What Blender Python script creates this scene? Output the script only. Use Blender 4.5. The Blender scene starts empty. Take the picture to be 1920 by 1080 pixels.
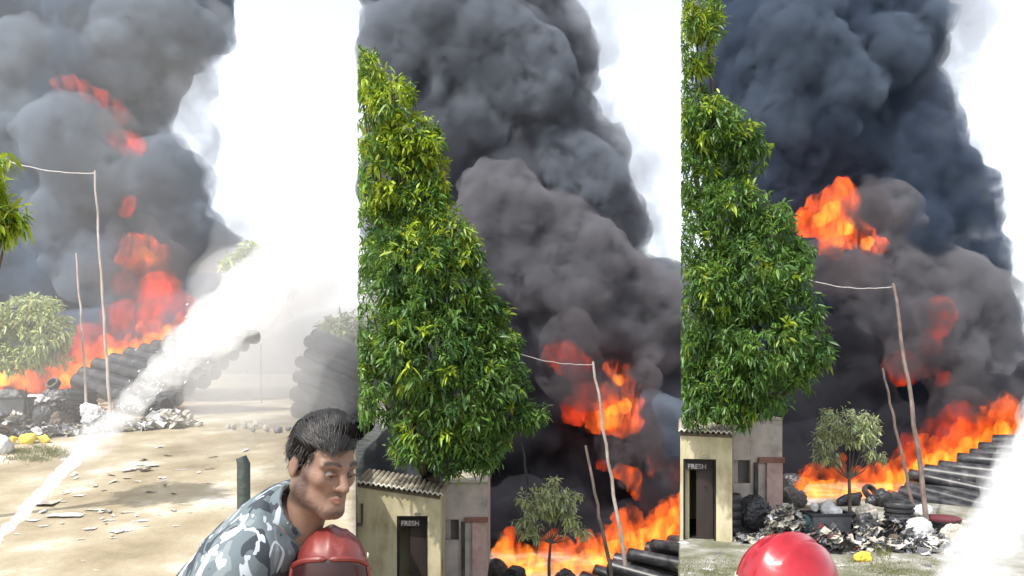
import bpy, bmesh, math, random
import numpy as np
from mathutils import Vector, Matrix

random.seed(7)
RNG = np.random.default_rng(11)
SC = bpy.context.scene
COL = SC.collection
rad = math.radians

# ------------------------------------------------------------------ camera, world, sun, exposure
F, HZ, H = 1600.0, 700.0, 4.1          # focal length (px of a 1920 wide frame), horizon row, eye height

def P(px, py, d):
    """the place that lies d metres ahead in the direction (px, py)"""
    return Vector(((px - 960.0) / F * d, d, H + (HZ - py) / F * d))

cam = bpy.data.cameras.new('camera')
cam.sensor_width = 36.0
cam.lens = 36.0 * F / 1920.0
cam.shift_y = (HZ - 540.0) / 1920.0
cam.clip_start, cam.clip_end = 0.05, 3000
cam_o = bpy.data.objects.new('camera', cam)
cam_o.location = (0, 0, H)
cam_o.rotation_euler = (rad(90), 0, 0)
COL.objects.link(cam_o)
SC.camera = cam_o

SUN_EL, SUN_AZ = 56.0, 222.0             # azimuth clockwise from +Y: from behind the left shoulder
world = bpy.data.worlds.new('World')
SC.world = world
world.use_nodes = True
wn, wl = world.node_tree.nodes, world.node_tree.links
wn.clear()
wo = wn.new('ShaderNodeOutputWorld')
bg = wn.new('ShaderNodeBackground')
sky = wn.new('ShaderNodeTexSky')
sky.sky_type = 'NISHITA'
sky.sun_disc = False
sky.sun_elevation = rad(SUN_EL)
sky.sun_rotation = rad(SUN_AZ)
sky.air_density, sky.dust_density, sky.ozone_density = 1.0, 2.0, 1.0
hs = wn.new('ShaderNodeHueSaturation')   # milky, overcast-white sky
hs.inputs['Saturation'].default_value = 0.3
wl.new(sky.outputs[0], hs.inputs['Color'])
wl.new(hs.outputs[0], bg.inputs['Color'])
bg.inputs['Strength'].default_value = 0.15
wl.new(bg.outputs[0], wo.inputs['Surface'])

sun = bpy.data.lights.new('sun', 'SUN')
sun.energy, sun.angle, sun.color = 2.4, rad(1.0), (1.0, 0.95, 0.87)
sun_o = bpy.data.objects.new('sun', sun)
_d = Vector((math.sin(rad(SUN_AZ)) * math.cos(rad(SUN_EL)), math.cos(rad(SUN_AZ)) * math.cos(rad(SUN_EL)), math.sin(rad(SUN_EL))))
sun_o.rotation_euler = (-_d).to_track_quat('-Z', 'Y').to_euler()
sun_o.location = (0, 0, 60)
COL.objects.link(sun_o)

SC.view_settings.view_transform = 'Standard'
SC.view_settings.look = 'None'
SC.view_settings.gamma = 1.0
SC.view_settings.exposure = 1.2
SC.view_settings.use_curve_mapping = False
SC.render.engine = 'CYCLES'
SC.cycles.volume_bounces = 2
SC.cycles.transparent_max_bounces = 64
SC.cycles.max_bounces = 8
SC.cycles.diffuse_bounces = 3
SC.cycles.use_denoising = True

# ------------------------------------------------------------------ helpers: objects
def tag(o, label=None, cat=None, group=None, kind=None):
    if label: o['label'] = label
    if cat: o['category'] = cat
    if group: o['group'] = group
    if kind: o['kind'] = kind
    return o

def empty(name, loc=(0, 0, 0), label=None, cat=None, group=None, kind=None, rz=0.0):
    o = bpy.data.objects.new(name, None)
    o.empty_display_size = 0.3
    o.location = loc
    o.rotation_euler = (0, 0, rz)
    COL.objects.link(o)
    return tag(o, label, cat, group, kind)

def link(name, me, parent=None, loc=None, rot=None, here=False):
    """here = the mesh is in the coordinates of the yard, not of its parent"""
    o = bpy.data.objects.new(name, me)
    COL.objects.link(o)
    if parent is not None:
        o.parent = parent
        if here: o.matrix_parent_inverse = parent.matrix_basis.inverted()
    if loc is not None: o.location = loc
    if rot is not None: o.rotation_euler = rot
    return o

def np_mesh(name, v, quads=None, tris=None, smooth=True, mats=(), col=None):
    """mesh from numpy arrays; col = per-vertex RGB attribute 'tint'"""
    me = bpy.data.meshes.new(name)
    v = np.asarray(v, np.float32)
    nq = 0 if quads is None else len(quads)
    nt = 0 if tris is None else len(tris)
    idx = []
    if nq: idx.append(np.asarray(quads, np.int32).ravel())
    if nt: idx.append(np.asarray(tris, np.int32).ravel())
    idx = np.concatenate(idx) if idx else np.zeros(0, np.int32)
    me.vertices.add(len(v)); me.vertices.foreach_set('co', v.ravel())
    me.loops.add(len(idx)); me.loops.foreach_set('vertex_index', idx)
    me.polygons.add(nq + nt)
    st = np.concatenate([np.arange(nq) * 4, nq * 4 + np.arange(nt) * 3]).astype(np.int32)
    me.polygons.foreach_set('loop_start', st)
    me.polygons.foreach_set('use_smooth', np.full(nq + nt, smooth, bool))
    me.update(calc_edges=True)
    if col is not None:
        a = me.attributes.new('tint', 'FLOAT_COLOR', 'POINT')
        c4 = np.ones((len(v), 4), np.float32); c4[:, :3] = col
        a.data.foreach_set('color', c4.ravel())
    for m in mats: me.materials.append(m)
    return me

class MB:
    """collects simple solids into one mesh"""
    def __init__(self): self.v, self.f = [], []
    def add(self, v, f):
        n = len(self.v); self.v += [tuple(x) for x in v]; self.f += [tuple(i + n for i in q) for q in f]
    def box(self, x0, x1, y0, y1, z0, z1, M=None):
        v = [Vector((x, y, z)) for z in (z0, z1) for y in (y0, y1) for x in (x0, x1)]
        if M is not None: v = [M @ p for p in v]
        self.add(v, [(0, 2, 3, 1), (4, 5, 7, 6), (0, 1, 5, 4), (2, 6, 7, 3), (0, 4, 6, 2), (1, 3, 7, 5)])
    def tube(self, pts, r, n=8, cap=True):
        pts = [Vector(p) for p in pts]
        rr = r if isinstance(r, (list, tuple)) else [r] * len(pts)
        rings = []
        t0 = (pts[1] - pts[0]).normalized()
        up = Vector((0, 0, 1)) if abs(t0.z) < 0.9 else Vector((1, 0, 0))
        for i, p in enumerate(pts):
            t = (pts[min(i + 1, len(pts) - 1)] - pts[max(i - 1, 0)]).normalized()
            a = t.cross(up).normalized(); b = t.cross(a).normalized()
            rings.append([p + (a * math.cos(k * 2 * math.pi / n) + b * math.sin(k * 2 * math.pi / n)) * rr[i] for k in range(n)])
        v = [q for rg in rings for q in rg]
        f = []
        for i in range(len(pts) - 1):
            for k in range(n):
                k2 = (k + 1) % n
                f.append((i * n + k, i * n + k2, (i + 1) * n + k2, (i + 1) * n + k))
        if cap:
            f.append(tuple(range(n))[::-1]); f.append(tuple((len(pts) - 1) * n + k for k in range(n)))
        self.add(v, f)
    def lathe(self, prof, n=20, M=None):
        v, f = [], []
        for r, z in prof:
            for k in range(n):
                a = k * 2 * math.pi / n
                p = Vector((r * math.cos(a), r * math.sin(a), z))
                v.append(M @ p if M is not None else p)
        for i in range(len(prof) - 1):
            for k in range(n):
                k2 = (k + 1) % n
                f.append((i * n + k, i * n + k2, (i + 1) * n + k2, (i + 1) * n + k))
        self.add(v, f)
    def build(self, name, mat, parent=None, smooth=False, bevel=0.0, loc=None, rot=None, here=False):
        me = bpy.data.meshes.new(name)
        me.from_pydata(self.v, [], self.f)
        bm = bmesh.new(); bm.from_mesh(me)
        bmesh.ops.recalc_face_normals(bm, faces=bm.faces)
        if bevel:
            bmesh.ops.bevel(bm, geom=[e for e in bm.edges if e.calc_face_angle(0) > 0.6], offset=bevel, segments=2, affect='EDGES', profile=0.6)
        bm.to_mesh(me); bm.free()
        if smooth:
            me.polygons.foreach_set('use_smooth', [True] * len(me.polygons))
            me.set_sharp_from_angle(angle=rad(38))
        if mat: me.materials.append(mat)
        return link(name, me, parent, loc, rot, here)

# ------------------------------------------------------------------ helpers: noise fields and surface nets
def _h(ix, iy, iz, s):
    n = (ix.astype(np.int64) * 374761393 + iy.astype(np.int64) * 668265263 + iz.astype(np.int64) * 2147483647 + s * 974634777) & 0xFFFFFFFF
    n = ((n ^ (n >> 13)) * 1274126177) & 0xFFFFFFFF
    n = ((n ^ (n >> 16)) * 2246822519) & 0xFFFFFFFF
    return ((n ^ (n >> 15)) & 0xFFFFFF).astype(np.float32) / 16777216.0

def vnoise(p, s=0):
    i = np.floor(p).astype(np.int64); f = (p - i).astype(np.float32)
    f = f * f * f * (f * (f * 6 - 15) + 10)
    r = 0
    for dx in (0, 1):
        wx = f[:, 0] if dx else 1 - f[:, 0]
        for dy in (0, 1):
            wy = f[:, 1] if dy else 1 - f[:, 1]
            for dz in (0, 1):
                wz = f[:, 2] if dz else 1 - f[:, 2]
                r = r + wx * wy * wz * _h(i[:, 0] + dx, i[:, 1] + dy, i[:, 2] + dz, s)
    return r * 2 - 1

def fbm(p, s=0, o=3):
    r, a = 0, 1.0
    for k in range(o):
        r = r + a * vnoise(p, s + k); p = p * 2.03 + 7.7; a *= 0.5
    return r / 1.75

def worley(p, s=0):
    i = np.floor(p).astype(np.int64)
    best = np.full(len(p), 9.0, np.float32)
    for dx in (-1, 0, 1):
        for dy in (-1, 0, 1):
            for dz in (-1, 0, 1):
                cx, cy, cz = i[:, 0] + dx, i[:, 1] + dy, i[:, 2] + dz
                q = (cx + _h(cx, cy, cz, s) - p[:, 0]) ** 2 + (cy + _h(cx, cy, cz, s + 101) - p[:, 1]) ** 2 + (cz + _h(cx, cy, cz, s + 202) - p[:, 2]) ** 2
                best = np.minimum(best, q.astype(np.float32))
    return np.sqrt(best)

_C = np.array([(x, y, z) for x in (0, 1) for y in (0, 1) for z in (0, 1)])
_E = [(a, b) for a in range(8) for b in range(a + 1, 8) if np.abs(_C[a] - _C[b]).sum() == 1]

def surface_nets(f, org, h):
    """closed surface f = 0 (inside f < 0) of a regular grid: vertices and quads"""
    f = f.copy()
    f[0] = f[-1] = 1; f[:, 0] = f[:, -1] = 1; f[:, :, 0] = f[:, :, -1] = 1
    s = f < 0
    nx, ny, nz = f.shape
    cnt = np.zeros((nx - 1, ny - 1, nz - 1), np.int8)
    for c in _C: cnt += s[c[0]:nx - 1 + c[0], c[1]:ny - 1 + c[1], c[2]:nz - 1 + c[2]]
    act = np.argwhere((cnt > 0) & (cnt < 8))
    idm = np.full(cnt.shape, -1, np.int32)
    idm[act[:, 0], act[:, 1], act[:, 2]] = np.arange(len(act))
    vals = [f[act[:, 0] + c[0], act[:, 1] + c[1], act[:, 2] + c[2]] for c in _C]
    acc = np.zeros((len(act), 3)); num = np.zeros(len(act))
    for a, b in _E:
        m = (vals[a] < 0) != (vals[b] < 0)
        t = vals[a][m] / (vals[a][m] - vals[b][m])
        acc[m] += _C[a] + t[:, None] * (_C[b] - _C[a]); num[m] += 1
    v = (act + acc / num[:, None]) * h + np.asarray(org)
    quads = []
    for ax in range(3):
        sl0 = [slice(None)] * 3; sl1 = [slice(None)] * 3
        sl0[ax] = slice(0, -1); sl1[ax] = slice(1, None)
        a0, a1 = s[tuple(sl0)], s[tuple(sl1)]
        e = np.argwhere(a0 != a1)
        ins = a0[e[:, 0], e[:, 1], e[:, 2]]
        o1, o2 = [k for k in range(3) if k != ax]
        q = []
        for d1, d2 in ((0, 0), (1, 0), (1, 1), (0, 1)):
            c = e.copy(); c[:, o1] -= d1; c[:, o2] -= d2
            q.append(idm[c[:, 0], c[:, 1], c[:, 2]])
        q = np.stack(q, 1)
        flip = ~ins if ax != 1 else ins
        q[flip] = q[flip][:, ::-1]
        quads.append(q)
    return v, np.concatenate(quads)

def grid_pts(lo, hi, h):
    lo, hi = np.asarray(lo, float), np.asarray(hi, float)
    n = np.maximum(3, np.ceil((hi - lo) / h).astype(int) + 1)
    g = np.stack(np.meshgrid(*[lo[k] + np.arange(n[k]) * h for k in range(3)], indexing='ij'), -1)
    return g, n

def smin(a, b, k):
    hh = np.clip(0.5 + 0.5 * (b - a) / k, 0, 1)
    return b + (a - b) * hh - k * hh * (1 - hh)

def blob_mesh(name, balls, h, bumps, mats, smk=0.5, warp=0.0, seed=0, crumbs=True, fine=False):
    """balls: rows x y z r, smoothly joined, then pushed out in round bumps (list of (size, amount)). A closed billowy skin."""
    B = np.asarray(balls, float)
    pad = sum(a for _, a in bumps) * 0.7 + 2.5 * h
    lo = (B[:, :3] - B[:, 3:4]).min(0) - pad; hi = (B[:, :3] + B[:, 3:4]).max(0) + pad
    g, n = grid_pts(lo, hi, h)
    f = np.full(tuple(n), 9.0, np.float32)
    for x, y, z, r in B:                       # only near each ball
        R = r + pad + smk
        i0 = np.maximum(0, np.floor((np.array((x, y, z)) - R - lo) / h).astype(int)); i1 = np.minimum(n, np.ceil((np.array((x, y, z)) + R - lo) / h).astype(int) + 1)
        sl = tuple(slice(i0[k], i1[k]) for k in range(3))
        q = g[sl] - np.array((x, y, z))
        d = (np.sqrt((q ** 2).sum(-1)) - r).astype(np.float32)
        f[sl] = smin(f[sl], d, smk)
    size, amt = bumps[0]
    m = np.abs(f) < amt + h + 0.02
    p = g[m]
    if len(p):
        if warp:
            w = np.stack([vnoise(p / (size * 1.3), seed + 31 + k) for k in range(3)], 1)
            p = p + w * warp
        f[m] -= amt * (0.95 - 1.25 * worley(p / size, seed))
        if len(bumps) > 1 and not fine:
            size, amt = bumps[1]; m = np.abs(f) < amt + h; f[m] -= amt * (0.95 - 1.25 * worley(g[m] / size, seed + 7))
    v, q = surface_nets(f, lo, h)
    lab = np.arange(len(v))                          # drop crumbs and closed-in bubbles
    while True:
        m_ = lab[q].min(1); new = lab.copy()
        for j in range(4): np.minimum.at(new, q[:, j], m_)
        new = new[new]
        if (new == lab).all(): break
        lab = new
    cnt = np.bincount(lab, minlength=len(v))
    keep = cnt[lab] > max(40, 0.03 * cnt.max()) if crumbs else cnt[lab] > 0
    q = q[keep[q[:, 0]]]; ren = np.cumsum(keep) - 1
    v = v[keep]; q = ren[q]
    for k, (size, amt) in enumerate(bumps[1:] if fine else []):      # finer bumps push the skin out along its normals
        n_ = normals(v, q)
        w = np.stack([vnoise(v / (size * 1.5), seed + 57 + j) for j in range(3)], 1) * size * .4
        v = v + n_ * (amt * np.maximum(0, 0.95 - 1.2 * worley((v + w) / size, seed + 7 + 7 * k)))[:, None]
    return np_mesh(name, v, q, smooth=True, mats=mats)

def normals(v, q):
    fn = np.cross(v[q[:, 2]] - v[q[:, 0]], v[q[:, 3]] - v[q[:, 1]])
    n = np.zeros_like(v)
    for k in range(3):
        for j in range(4): n[:, k] += np.bincount(q[:, j], fn[:, k], len(v))
    return n / np.maximum(1e-9, np.linalg.norm(n, axis=1, keepdims=True))

# ------------------------------------------------------------------ materials
def mat(name):
    m = bpy.data.materials.new(name); m.use_nodes = True
    nt = m.node_tree; nt.nodes.clear()
    out = nt.nodes.new('ShaderNodeOutputMaterial')
    return m, nt.nodes, nt.links, out

def ramp(nodes, stops, interp='LINEAR'):
    r = nodes.new('ShaderNodeValToRGB'); e = r.color_ramp; e.interpolation = interp
    while len(e.elements) < len(stops): e.elements.new(0.5)
    for el, (p, c) in zip(e.elements, stops):
        el.position = p; el.color = (*c, 1)
    return r

def noise(nodes, links, scale, detail=5, rough=0.6, coord='Object', dist=0.0, stretch=None):
    tc = nodes.new('ShaderNodeTexCoord'); t = nodes.new('ShaderNodeTexNoise')
    t.inputs['Scale'].default_value = scale; t.inputs['Detail'].default_value = detail
    t.inputs['Roughness'].default_value = rough; t.inputs['Distortion'].default_value = dist
    if stretch:
        mp = nodes.new('ShaderNodeMapping'); mp.inputs['Scale'].default_value = stretch
        links.new(tc.outputs[coord], mp.inputs['Vector']); links.new(mp.outputs[0], t.inputs['Vector'])
    else:
        links.new(tc.outputs[coord], t.inputs['Vector'])
    return t

def surf(name, stops, scale=4, rough=0.8, bump=0.3, bscale=None, metal=0.0, coat=0.0, detail=6, dist=0.0, stretch=None, interp='LINEAR', bdist=0.02, spec=0.5):
    """a surface coloured by a noise-driven ramp, with a fine bump"""
    m, n, l, out = mat(name)
    b = n.new('ShaderNodeBsdfPrincipled')
    t = noise(n, l, scale, detail, dist=dist, stretch=stretch)
    r = ramp(n, stops, interp)
    l.new(t.outputs['Fac'], r.inputs['Fac']); l.new(r.outputs[0], b.inputs['Base Color'])
    b.inputs['Roughness'].default_value = rough; b.inputs['Metallic'].default_value = metal
    b.inputs['Coat Weight'].default_value = coat; b.inputs['Specular IOR Level'].default_value = spec
    if bump:
        t2 = noise(n, l, bscale or scale * 5, 6, 0.65)
        bp = n.new('ShaderNodeBump'); bp.inputs['Strength'].default_value = bump; bp.inputs['Distance'].default_value = bdist
        l.new(t2.outputs['Fac'], bp.inputs['Height']); l.new(bp.outputs[0], b.inputs['Normal'])
    l.new(b.outputs[0], out.inputs['Surface'])
    return m

def smoke_mat(name, color, dens, skin=0.02, aniso=0.0, wisp=None):
    """evenly filled smoke: colour = share of light scattered; a thin sooty film closes the billow"""
    m, n, l, out = mat(name)
    sc = n.new('ShaderNodeVolumeScatter'); ab = n.new('ShaderNodeVolumeAbsorption'); ad = n.new('ShaderNodeAddShader')
    sc.inputs['Color'].default_value = (*color, 1); sc.inputs['Density'].default_value = dens; sc.inputs['Anisotropy'].default_value = aniso
    ab.inputs['Color'].default_value = (*color, 1); ab.inputs['Density'].default_value = dens
    l.new(sc.outputs[0], ad.inputs[0]); l.new(ab.outputs[0], ad.inputs[1]); l.new(ad.outputs[0], out.inputs['Volume'])
    if wisp:                                     # torn, uneven soot: (scale, low, high, peak)
        t = noise(n, l, wisp[0], 6, .66, dist=.15); mr = n.new('ShaderNodeMapRange')
        for k_, v_ in zip(('From Min', 'From Max', 'To Min', 'To Max'), (wisp[1], wisp[2], 0.03 * dens, wisp[3] * dens)): mr.inputs[k_].default_value = v_
        l.new(t.outputs['Fac'], mr.inputs['Value'])
        l.new(mr.outputs[0], sc.inputs['Density']); l.new(mr.outputs[0], ab.inputs['Density'])
        m.cycles.volume_step_rate = 0.2
    if skin:
        tr = n.new('ShaderNodeBsdfTransparent'); df = n.new('ShaderNodeBsdfDiffuse'); mx = n.new('ShaderNodeMixShader')
        df.inputs['Color'].default_value = (*color, 1); mx.inputs['Fac'].default_value = skin
        l.new(tr.outputs[0], mx.inputs[1]); l.new(df.outputs[0], mx.inputs[2]); l.new(mx.outputs[0], out.inputs['Surface'])
    return m

def flame_mat(name, color, k, absorb=0.4, skin=0.012, scale=1.9, lo=.44, hi=.70):
    """glowing gas in torn, upward-drawn wisps with clear gaps between"""
    m, n, l, out = mat(name)
    em = n.new('ShaderNodeEmission'); ab = n.new('ShaderNodeVolumeAbsorption'); ad = n.new('ShaderNodeAddShader')
    t = noise(n, l, scale, 5, .6, dist=1.2, stretch=(1, 1, .42)); mr = n.new('ShaderNodeMapRange')
    mr.inputs['From Min'].default_value = lo; mr.inputs['From Max'].default_value = hi; mr.inputs['To Min'].default_value = 0.02 * k; mr.inputs['To Max'].default_value = 3.2 * k
    l.new(t.outputs['Fac'], mr.inputs['Value']); l.new(mr.outputs[0], em.inputs['Strength'])
    m.cycles.volume_step_rate = 0.4
    em.inputs['Color'].default_value = (*color, 1)
    ab.inputs['Color'].default_value = (0.1, 0.05, 0.03, 1); ab.inputs['Density'].default_value = absorb
    l.new(em.outputs[0], ad.inputs[0]); l.new(ab.outputs[0], ad.inputs[1]); l.new(ad.outputs[0], out.inputs['Volume'])
    tr = n.new('ShaderNodeBsdfTransparent'); e2 = n.new('ShaderNodeEmission'); mx = n.new('ShaderNodeMixShader')
    e2.inputs['Color'].default_value = (*color, 1); e2.inputs['Strength'].default_value = .6
    mx.inputs['Fac'].default_value = skin
    l.new(tr.outputs[0], mx.inputs[1]); l.new(e2.outputs[0], mx.inputs[2]); l.new(mx.outputs[0], out.inputs['Surface'])
    return m

def leaf_mat(name):
    m, n, l, out = mat(name)
    at = n.new('ShaderNodeAttribute'); at.attribute_name = 'tint'
    b = n.new('ShaderNodeBsdfPrincipled'); b.inputs['Roughness'].default_value = 0.42
    b.inputs['Specular IOR Level'].default_value = 0.45
    tl = n.new('ShaderNodeBsdfTranslucent'); mx = n.new('ShaderNodeMixShader'); mx.inputs['Fac'].default_value = 0.28
    hsv = n.new('ShaderNodeHueSaturation'); hsv.inputs['Value'].default_value = 1.5; hsv.inputs['Hue'].default_value = 0.485
    l.new(at.outputs['Color'], b.inputs['Base Color']); l.new(at.outputs['Color'], hsv.inputs['Color']); l.new(hsv.outputs[0], tl.inputs['Color'])
    l.new(b.outputs[0], mx.inputs[1]); l.new(tl.outputs[0], mx.inputs[2]); l.new(mx.outputs[0], out.inputs['Surface'])
    return m

M_SAND = surf('sandy_ground', [(0.28, (0.17, 0.14, 0.085)), (0.42, (0.26, 0.215, 0.14)), (0.54, (0.33, 0.285, 0.20)), (0.62, (0.44, 0.40, 0.33)), (0.72, (0.52, 0.49, 0.43))], scale=0.6, rough=0.9, bump=0.5, bscale=9, detail=9, bdist=0.05)
M_RUBBLE = surf('rubble_ground', [(0.3, (0.07, 0.068, 0.05)), (0.43, (0.14, 0.145, 0.09)), (0.52, (0.22, 0.215, 0.18)), (0.62, (0.33, 0.32, 0.295)), (0.75, (0.44, 0.43, 0.40))], scale=1.1, rough=0.9, bump=0.6, bscale=8, detail=9, bdist=0.05)
M_CREAM = surf('cream_plaster', [(0.28, (0.20, 0.17, 0.11)), (0.40, (0.37, 0.32, 0.20)), (0.52, (0.48, 0.43, 0.28)), (0.7, (0.55, 0.49, 0.36))], scale=1.5, rough=0.88, bump=0.4, bscale=9, detail=9, stretch=(1.5, 1.5, .6))
M_PINK = surf('weathered_plaster', [(0.3, (0.26, 0.23, 0.21)), (0.45, (0.44, 0.39, 0.36)), (0.6, (0.55, 0.48, 0.44)), (0.75, (0.60, 0.50, 0.46))], scale=1.6, rough=0.9, bump=0.35, bscale=12, detail=8)
M_SOOT = surf('sooty_render', [(0.35, (0.03, 0.028, 0.028)), (0.6, (0.09, 0.08, 0.078)), (0.75, (0.18, 0.16, 0.15))], scale=2.2, rough=0.95)
M_ROOF = surf('asbestos_sheet', [(0.3, (0.17, 0.15, 0.11)), (0.5, (0.33, 0.30, 0.23)), (0.7, (0.42, 0.38, 0.30))], scale=2.5, rough=0.9, bump=0.3)
M_SHEETEDGE = surf('pale_sheet_edge', [(0.3, (0.55, 0.53, 0.46)), (0.7, (0.72, 0.70, 0.62))], scale=6, rough=0.8, bump=0.1)  # paler front strip paints in the sunlit ends of the corrugations
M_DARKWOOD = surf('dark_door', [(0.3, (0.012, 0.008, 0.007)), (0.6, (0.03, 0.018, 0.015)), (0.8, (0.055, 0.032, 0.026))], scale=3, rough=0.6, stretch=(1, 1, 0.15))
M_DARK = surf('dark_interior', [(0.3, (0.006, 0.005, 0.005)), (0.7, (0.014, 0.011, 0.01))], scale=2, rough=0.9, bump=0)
M_PIPE = surf('black_pipe', [(0.28, (0.007, 0.008, 0.011)), (0.48, (0.018, 0.019, 0.023)), (0.60, (0.045, 0.045, 0.048)), (0.74, (0.13, 0.125, 0.115))], scale=2.6, rough=0.36, spec=.35, bump=0.15, bscale=10, detail=7)
M_PIPE_IN = surf('sooty_bore', [(0.3, (0.006, 0.006, 0.006)), (0.7, (0.02, 0.018, 0.018))], scale=4, rough=0.8, bump=0)
M_BLACK = surf('black_plastic', [(0.3, (0.014, 0.014, 0.016)), (0.6, (0.035, 0.035, 0.04)), (0.8, (0.075, 0.075, 0.08))], scale=4, rough=0.45)
M_GREYPL = surf('grey_plastic', [(0.3, (0.07, 0.075, 0.085)), (0.7, (0.13, 0.135, 0.15))], scale=3, rough=0.5)
M_WHITE = surf('white_plastic', [(0.3, (0.30, 0.30, 0.31)), (0.5, (0.46, 0.46, 0.47)), (0.7, (0.60, 0.60, 0.59))], scale=5, rough=0.6, bump=0.3)
M_PALE = surf('pale_litter', [(0.3, (0.22, 0.20, 0.165)), (0.5, (0.38, 0.355, 0.30)), (0.7, (0.56, 0.54, 0.48))], scale=3, rough=0.7, bump=0.3)
M_YELLOW = surf('yellow_plastic', [(0.3, (0.50, 0.36, 0.03)), (0.7, (0.68, 0.52, 0.08))], scale=5, rough=0.6)
M_MAROON = surf('maroon_plastic', [(0.3, (0.07, 0.015, 0.02)), (0.7, (0.15, 0.035, 0.045))], scale=4, rough=0.5)
M_TEAL = surf('teal_tarp', [(0.3, (0.02, 0.05, 0.055)), (0.7, (0.07, 0.13, 0.135))], scale=4, rough=0.6)
M_BROWNWOOD = surf('weathered_wood', [(0.3, (0.05, 0.035, 0.025)), (0.7, (0.15, 0.115, 0.085))], scale=3, rough=0.85, stretch=(4, 4, 0.4))
M_POLE = surf('pale_bamboo', [(0.3, (0.17, 0.135, 0.12)), (0.5, (0.30, 0.25, 0.225)), (0.7, (0.42, 0.37, 0.34))], scale=2.2, rough=0.75, stretch=(3, 3, 0.6))
M_POLED = surf('dark_bamboo', [(0.3, (0.06, 0.045, 0.04)), (0.6, (0.15, 0.11, 0.095)), (0.8, (0.25, 0.2, 0.175))], scale=2.2, rough=0.8, stretch=(3, 3, 0.6))
M_WIRE = surf('pale_cord', [(0.3, (0.40, 0.37, 0.36)), (0.7, (0.6, 0.57, 0.55))], scale=8, rough=0.7, bump=0)
M_BARK = surf('bark', [(0.3, (0.04, 0.03, 0.022)), (0.7, (0.12, 0.095, 0.07))], scale=5, rough=0.9, bump=0.6, stretch=(3, 3, 0.5))
M_LEAF = leaf_mat('leaf')

# ------------------------------------------------------------------ terrain
def sstep(a, b, x):
    t = min(1.0, max(0.0, (x - a) / (b - a))); return t * t * (3 - 2 * t)

def z_left(d):
    z = -0.10 + 0.1125 * d
    return z if d < 22 else 2.375 + 0.9 * (1 - math.exp(-(d - 22) * 0.1125 / 0.9))

S1, S2 = 668.0, 1273.0
def zone_z(px, d):
    """ground height: a raised yard on the left, a hollow in the middle, a level yard on the right"""
    w1 = 1 - sstep(S1 - 1, S1 + .6, px); w3 = sstep(S2 - 2, S2 + 2, px)
    k = sstep(2.0, 6.0, d)
    return z_left(d) * w1 + w3 * 0.0 + (1 - w1 - w3) * (-1.4 * k - 1.1 * sstep(22.5, 26.0, d))

def ground_z(x, y):
    return zone_z(960 + x / y * F, y)

def on_ground(px, py):
    """where the direction (px, py) meets the ground"""
    lo, hi = 3.0, 200.0
    for _ in range(60):
        mid = 0.5 * (lo + hi)
        p = P(px, py, mid)
        if p.z > zone_z(px, mid): lo = mid
        else: hi = mid
    return P(px, py, lo)

pxs = sorted(set([-2400, -1600, -1100, -800] + list(range(-600, 660, 12)) + [S1 - 1, S1 - .5, S1, S1 + .6, S1 + 3] + list(range(680, 1268, 20)) + [S2 - 2, S2 - 1, S2, S2 + 1, S2 + 2] + list(range(1280, 2500, 12)) + [2700, 3000, 3600, 4600]))
ds = [1.2 * 1.045 ** k for k in range(150)]
nv = []
rough_n = np.array([[px / 60.0, d * 0.8, 3.3] for d in ds for px in pxs])
rn = fbm(rough_n * np.array([1, 1, 1]), 5, 3)
for j, d in enumerate(ds):
    for i, px in enumerate(pxs):
        nv.append(((px - 960) / F * d, d, zone_z(px, d) + 0.02 * float(rn[j * len(pxs) + i]) * min(1, d / 10)))
nq, mi = [], []
W = len(pxs)
for j in range(len(ds) - 1):
    for i in range(W - 1):
        nq.append((j * W + i, j * W + i + 1, (j + 1) * W + i + 1, (j + 1) * W + i))
        mi.append(0 if pxs[i] < S1 else 1)
gm = np_mesh('ground', np.array(nv), np.array(nq), smooth=True, mats=(M_SAND, M_RUBBLE))
gm.polygons.foreach_set('material_index', np.array(mi, np.int32))
tag(link('ground', gm), kind='structure')
base = MB(); base.add([(-1500, -1500, -3.4), (1500, -1500, -3.4), (1500, 1500, -3.4), (-1500, 1500, -3.4)], [(0, 1, 2, 3)])
tag(base.build('terrain', M_SAND), kind='structure')

# ------------------------------------------------------------------ smoke
def fill_outline(rows, n, D, rlo, rhi, seed, depth=1.6):
    """puffs that fill an outline given as (py, left px, right px) rows, D metres away"""
    r_ = random.Random(seed); out = []
    ys = [r[0] for r in rows]
    sc = D / F
    k = 0
    while k < n:
        y = r_.uniform(ys[0], ys[-1])
        for a, b in zip(rows, rows[1:]):
            if a[0] <= y <= b[0]:
                t = (y - a[0]) / max(1e-6, b[0] - a[0]); xl = a[1] + (b[1] - a[1]) * t; xr = a[2] + (b[2] - a[2]) * t
                break
        r = r_.uniform(rlo, rhi)
        r = min(r, max(16.0, (xr - xl) * 0.5))
        u = r_.random()
        x = xl + r * 0.8 + (xr - xl - 1.6 * r) * u
        p = P(x, y, D)
        edge = 1 - abs(2 * u - 1)
        p.y += r_.uniform(-depth, depth) * (0.35 + 0.65 * edge)
        out.append((p.x, p.y, p.z, r * sc)); k += 1
    return out

def puffs(lst, D):
    return [(*P(x, y, D + dd), r * (D + dd) / F) for x, y, r, dd in lst]

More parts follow.
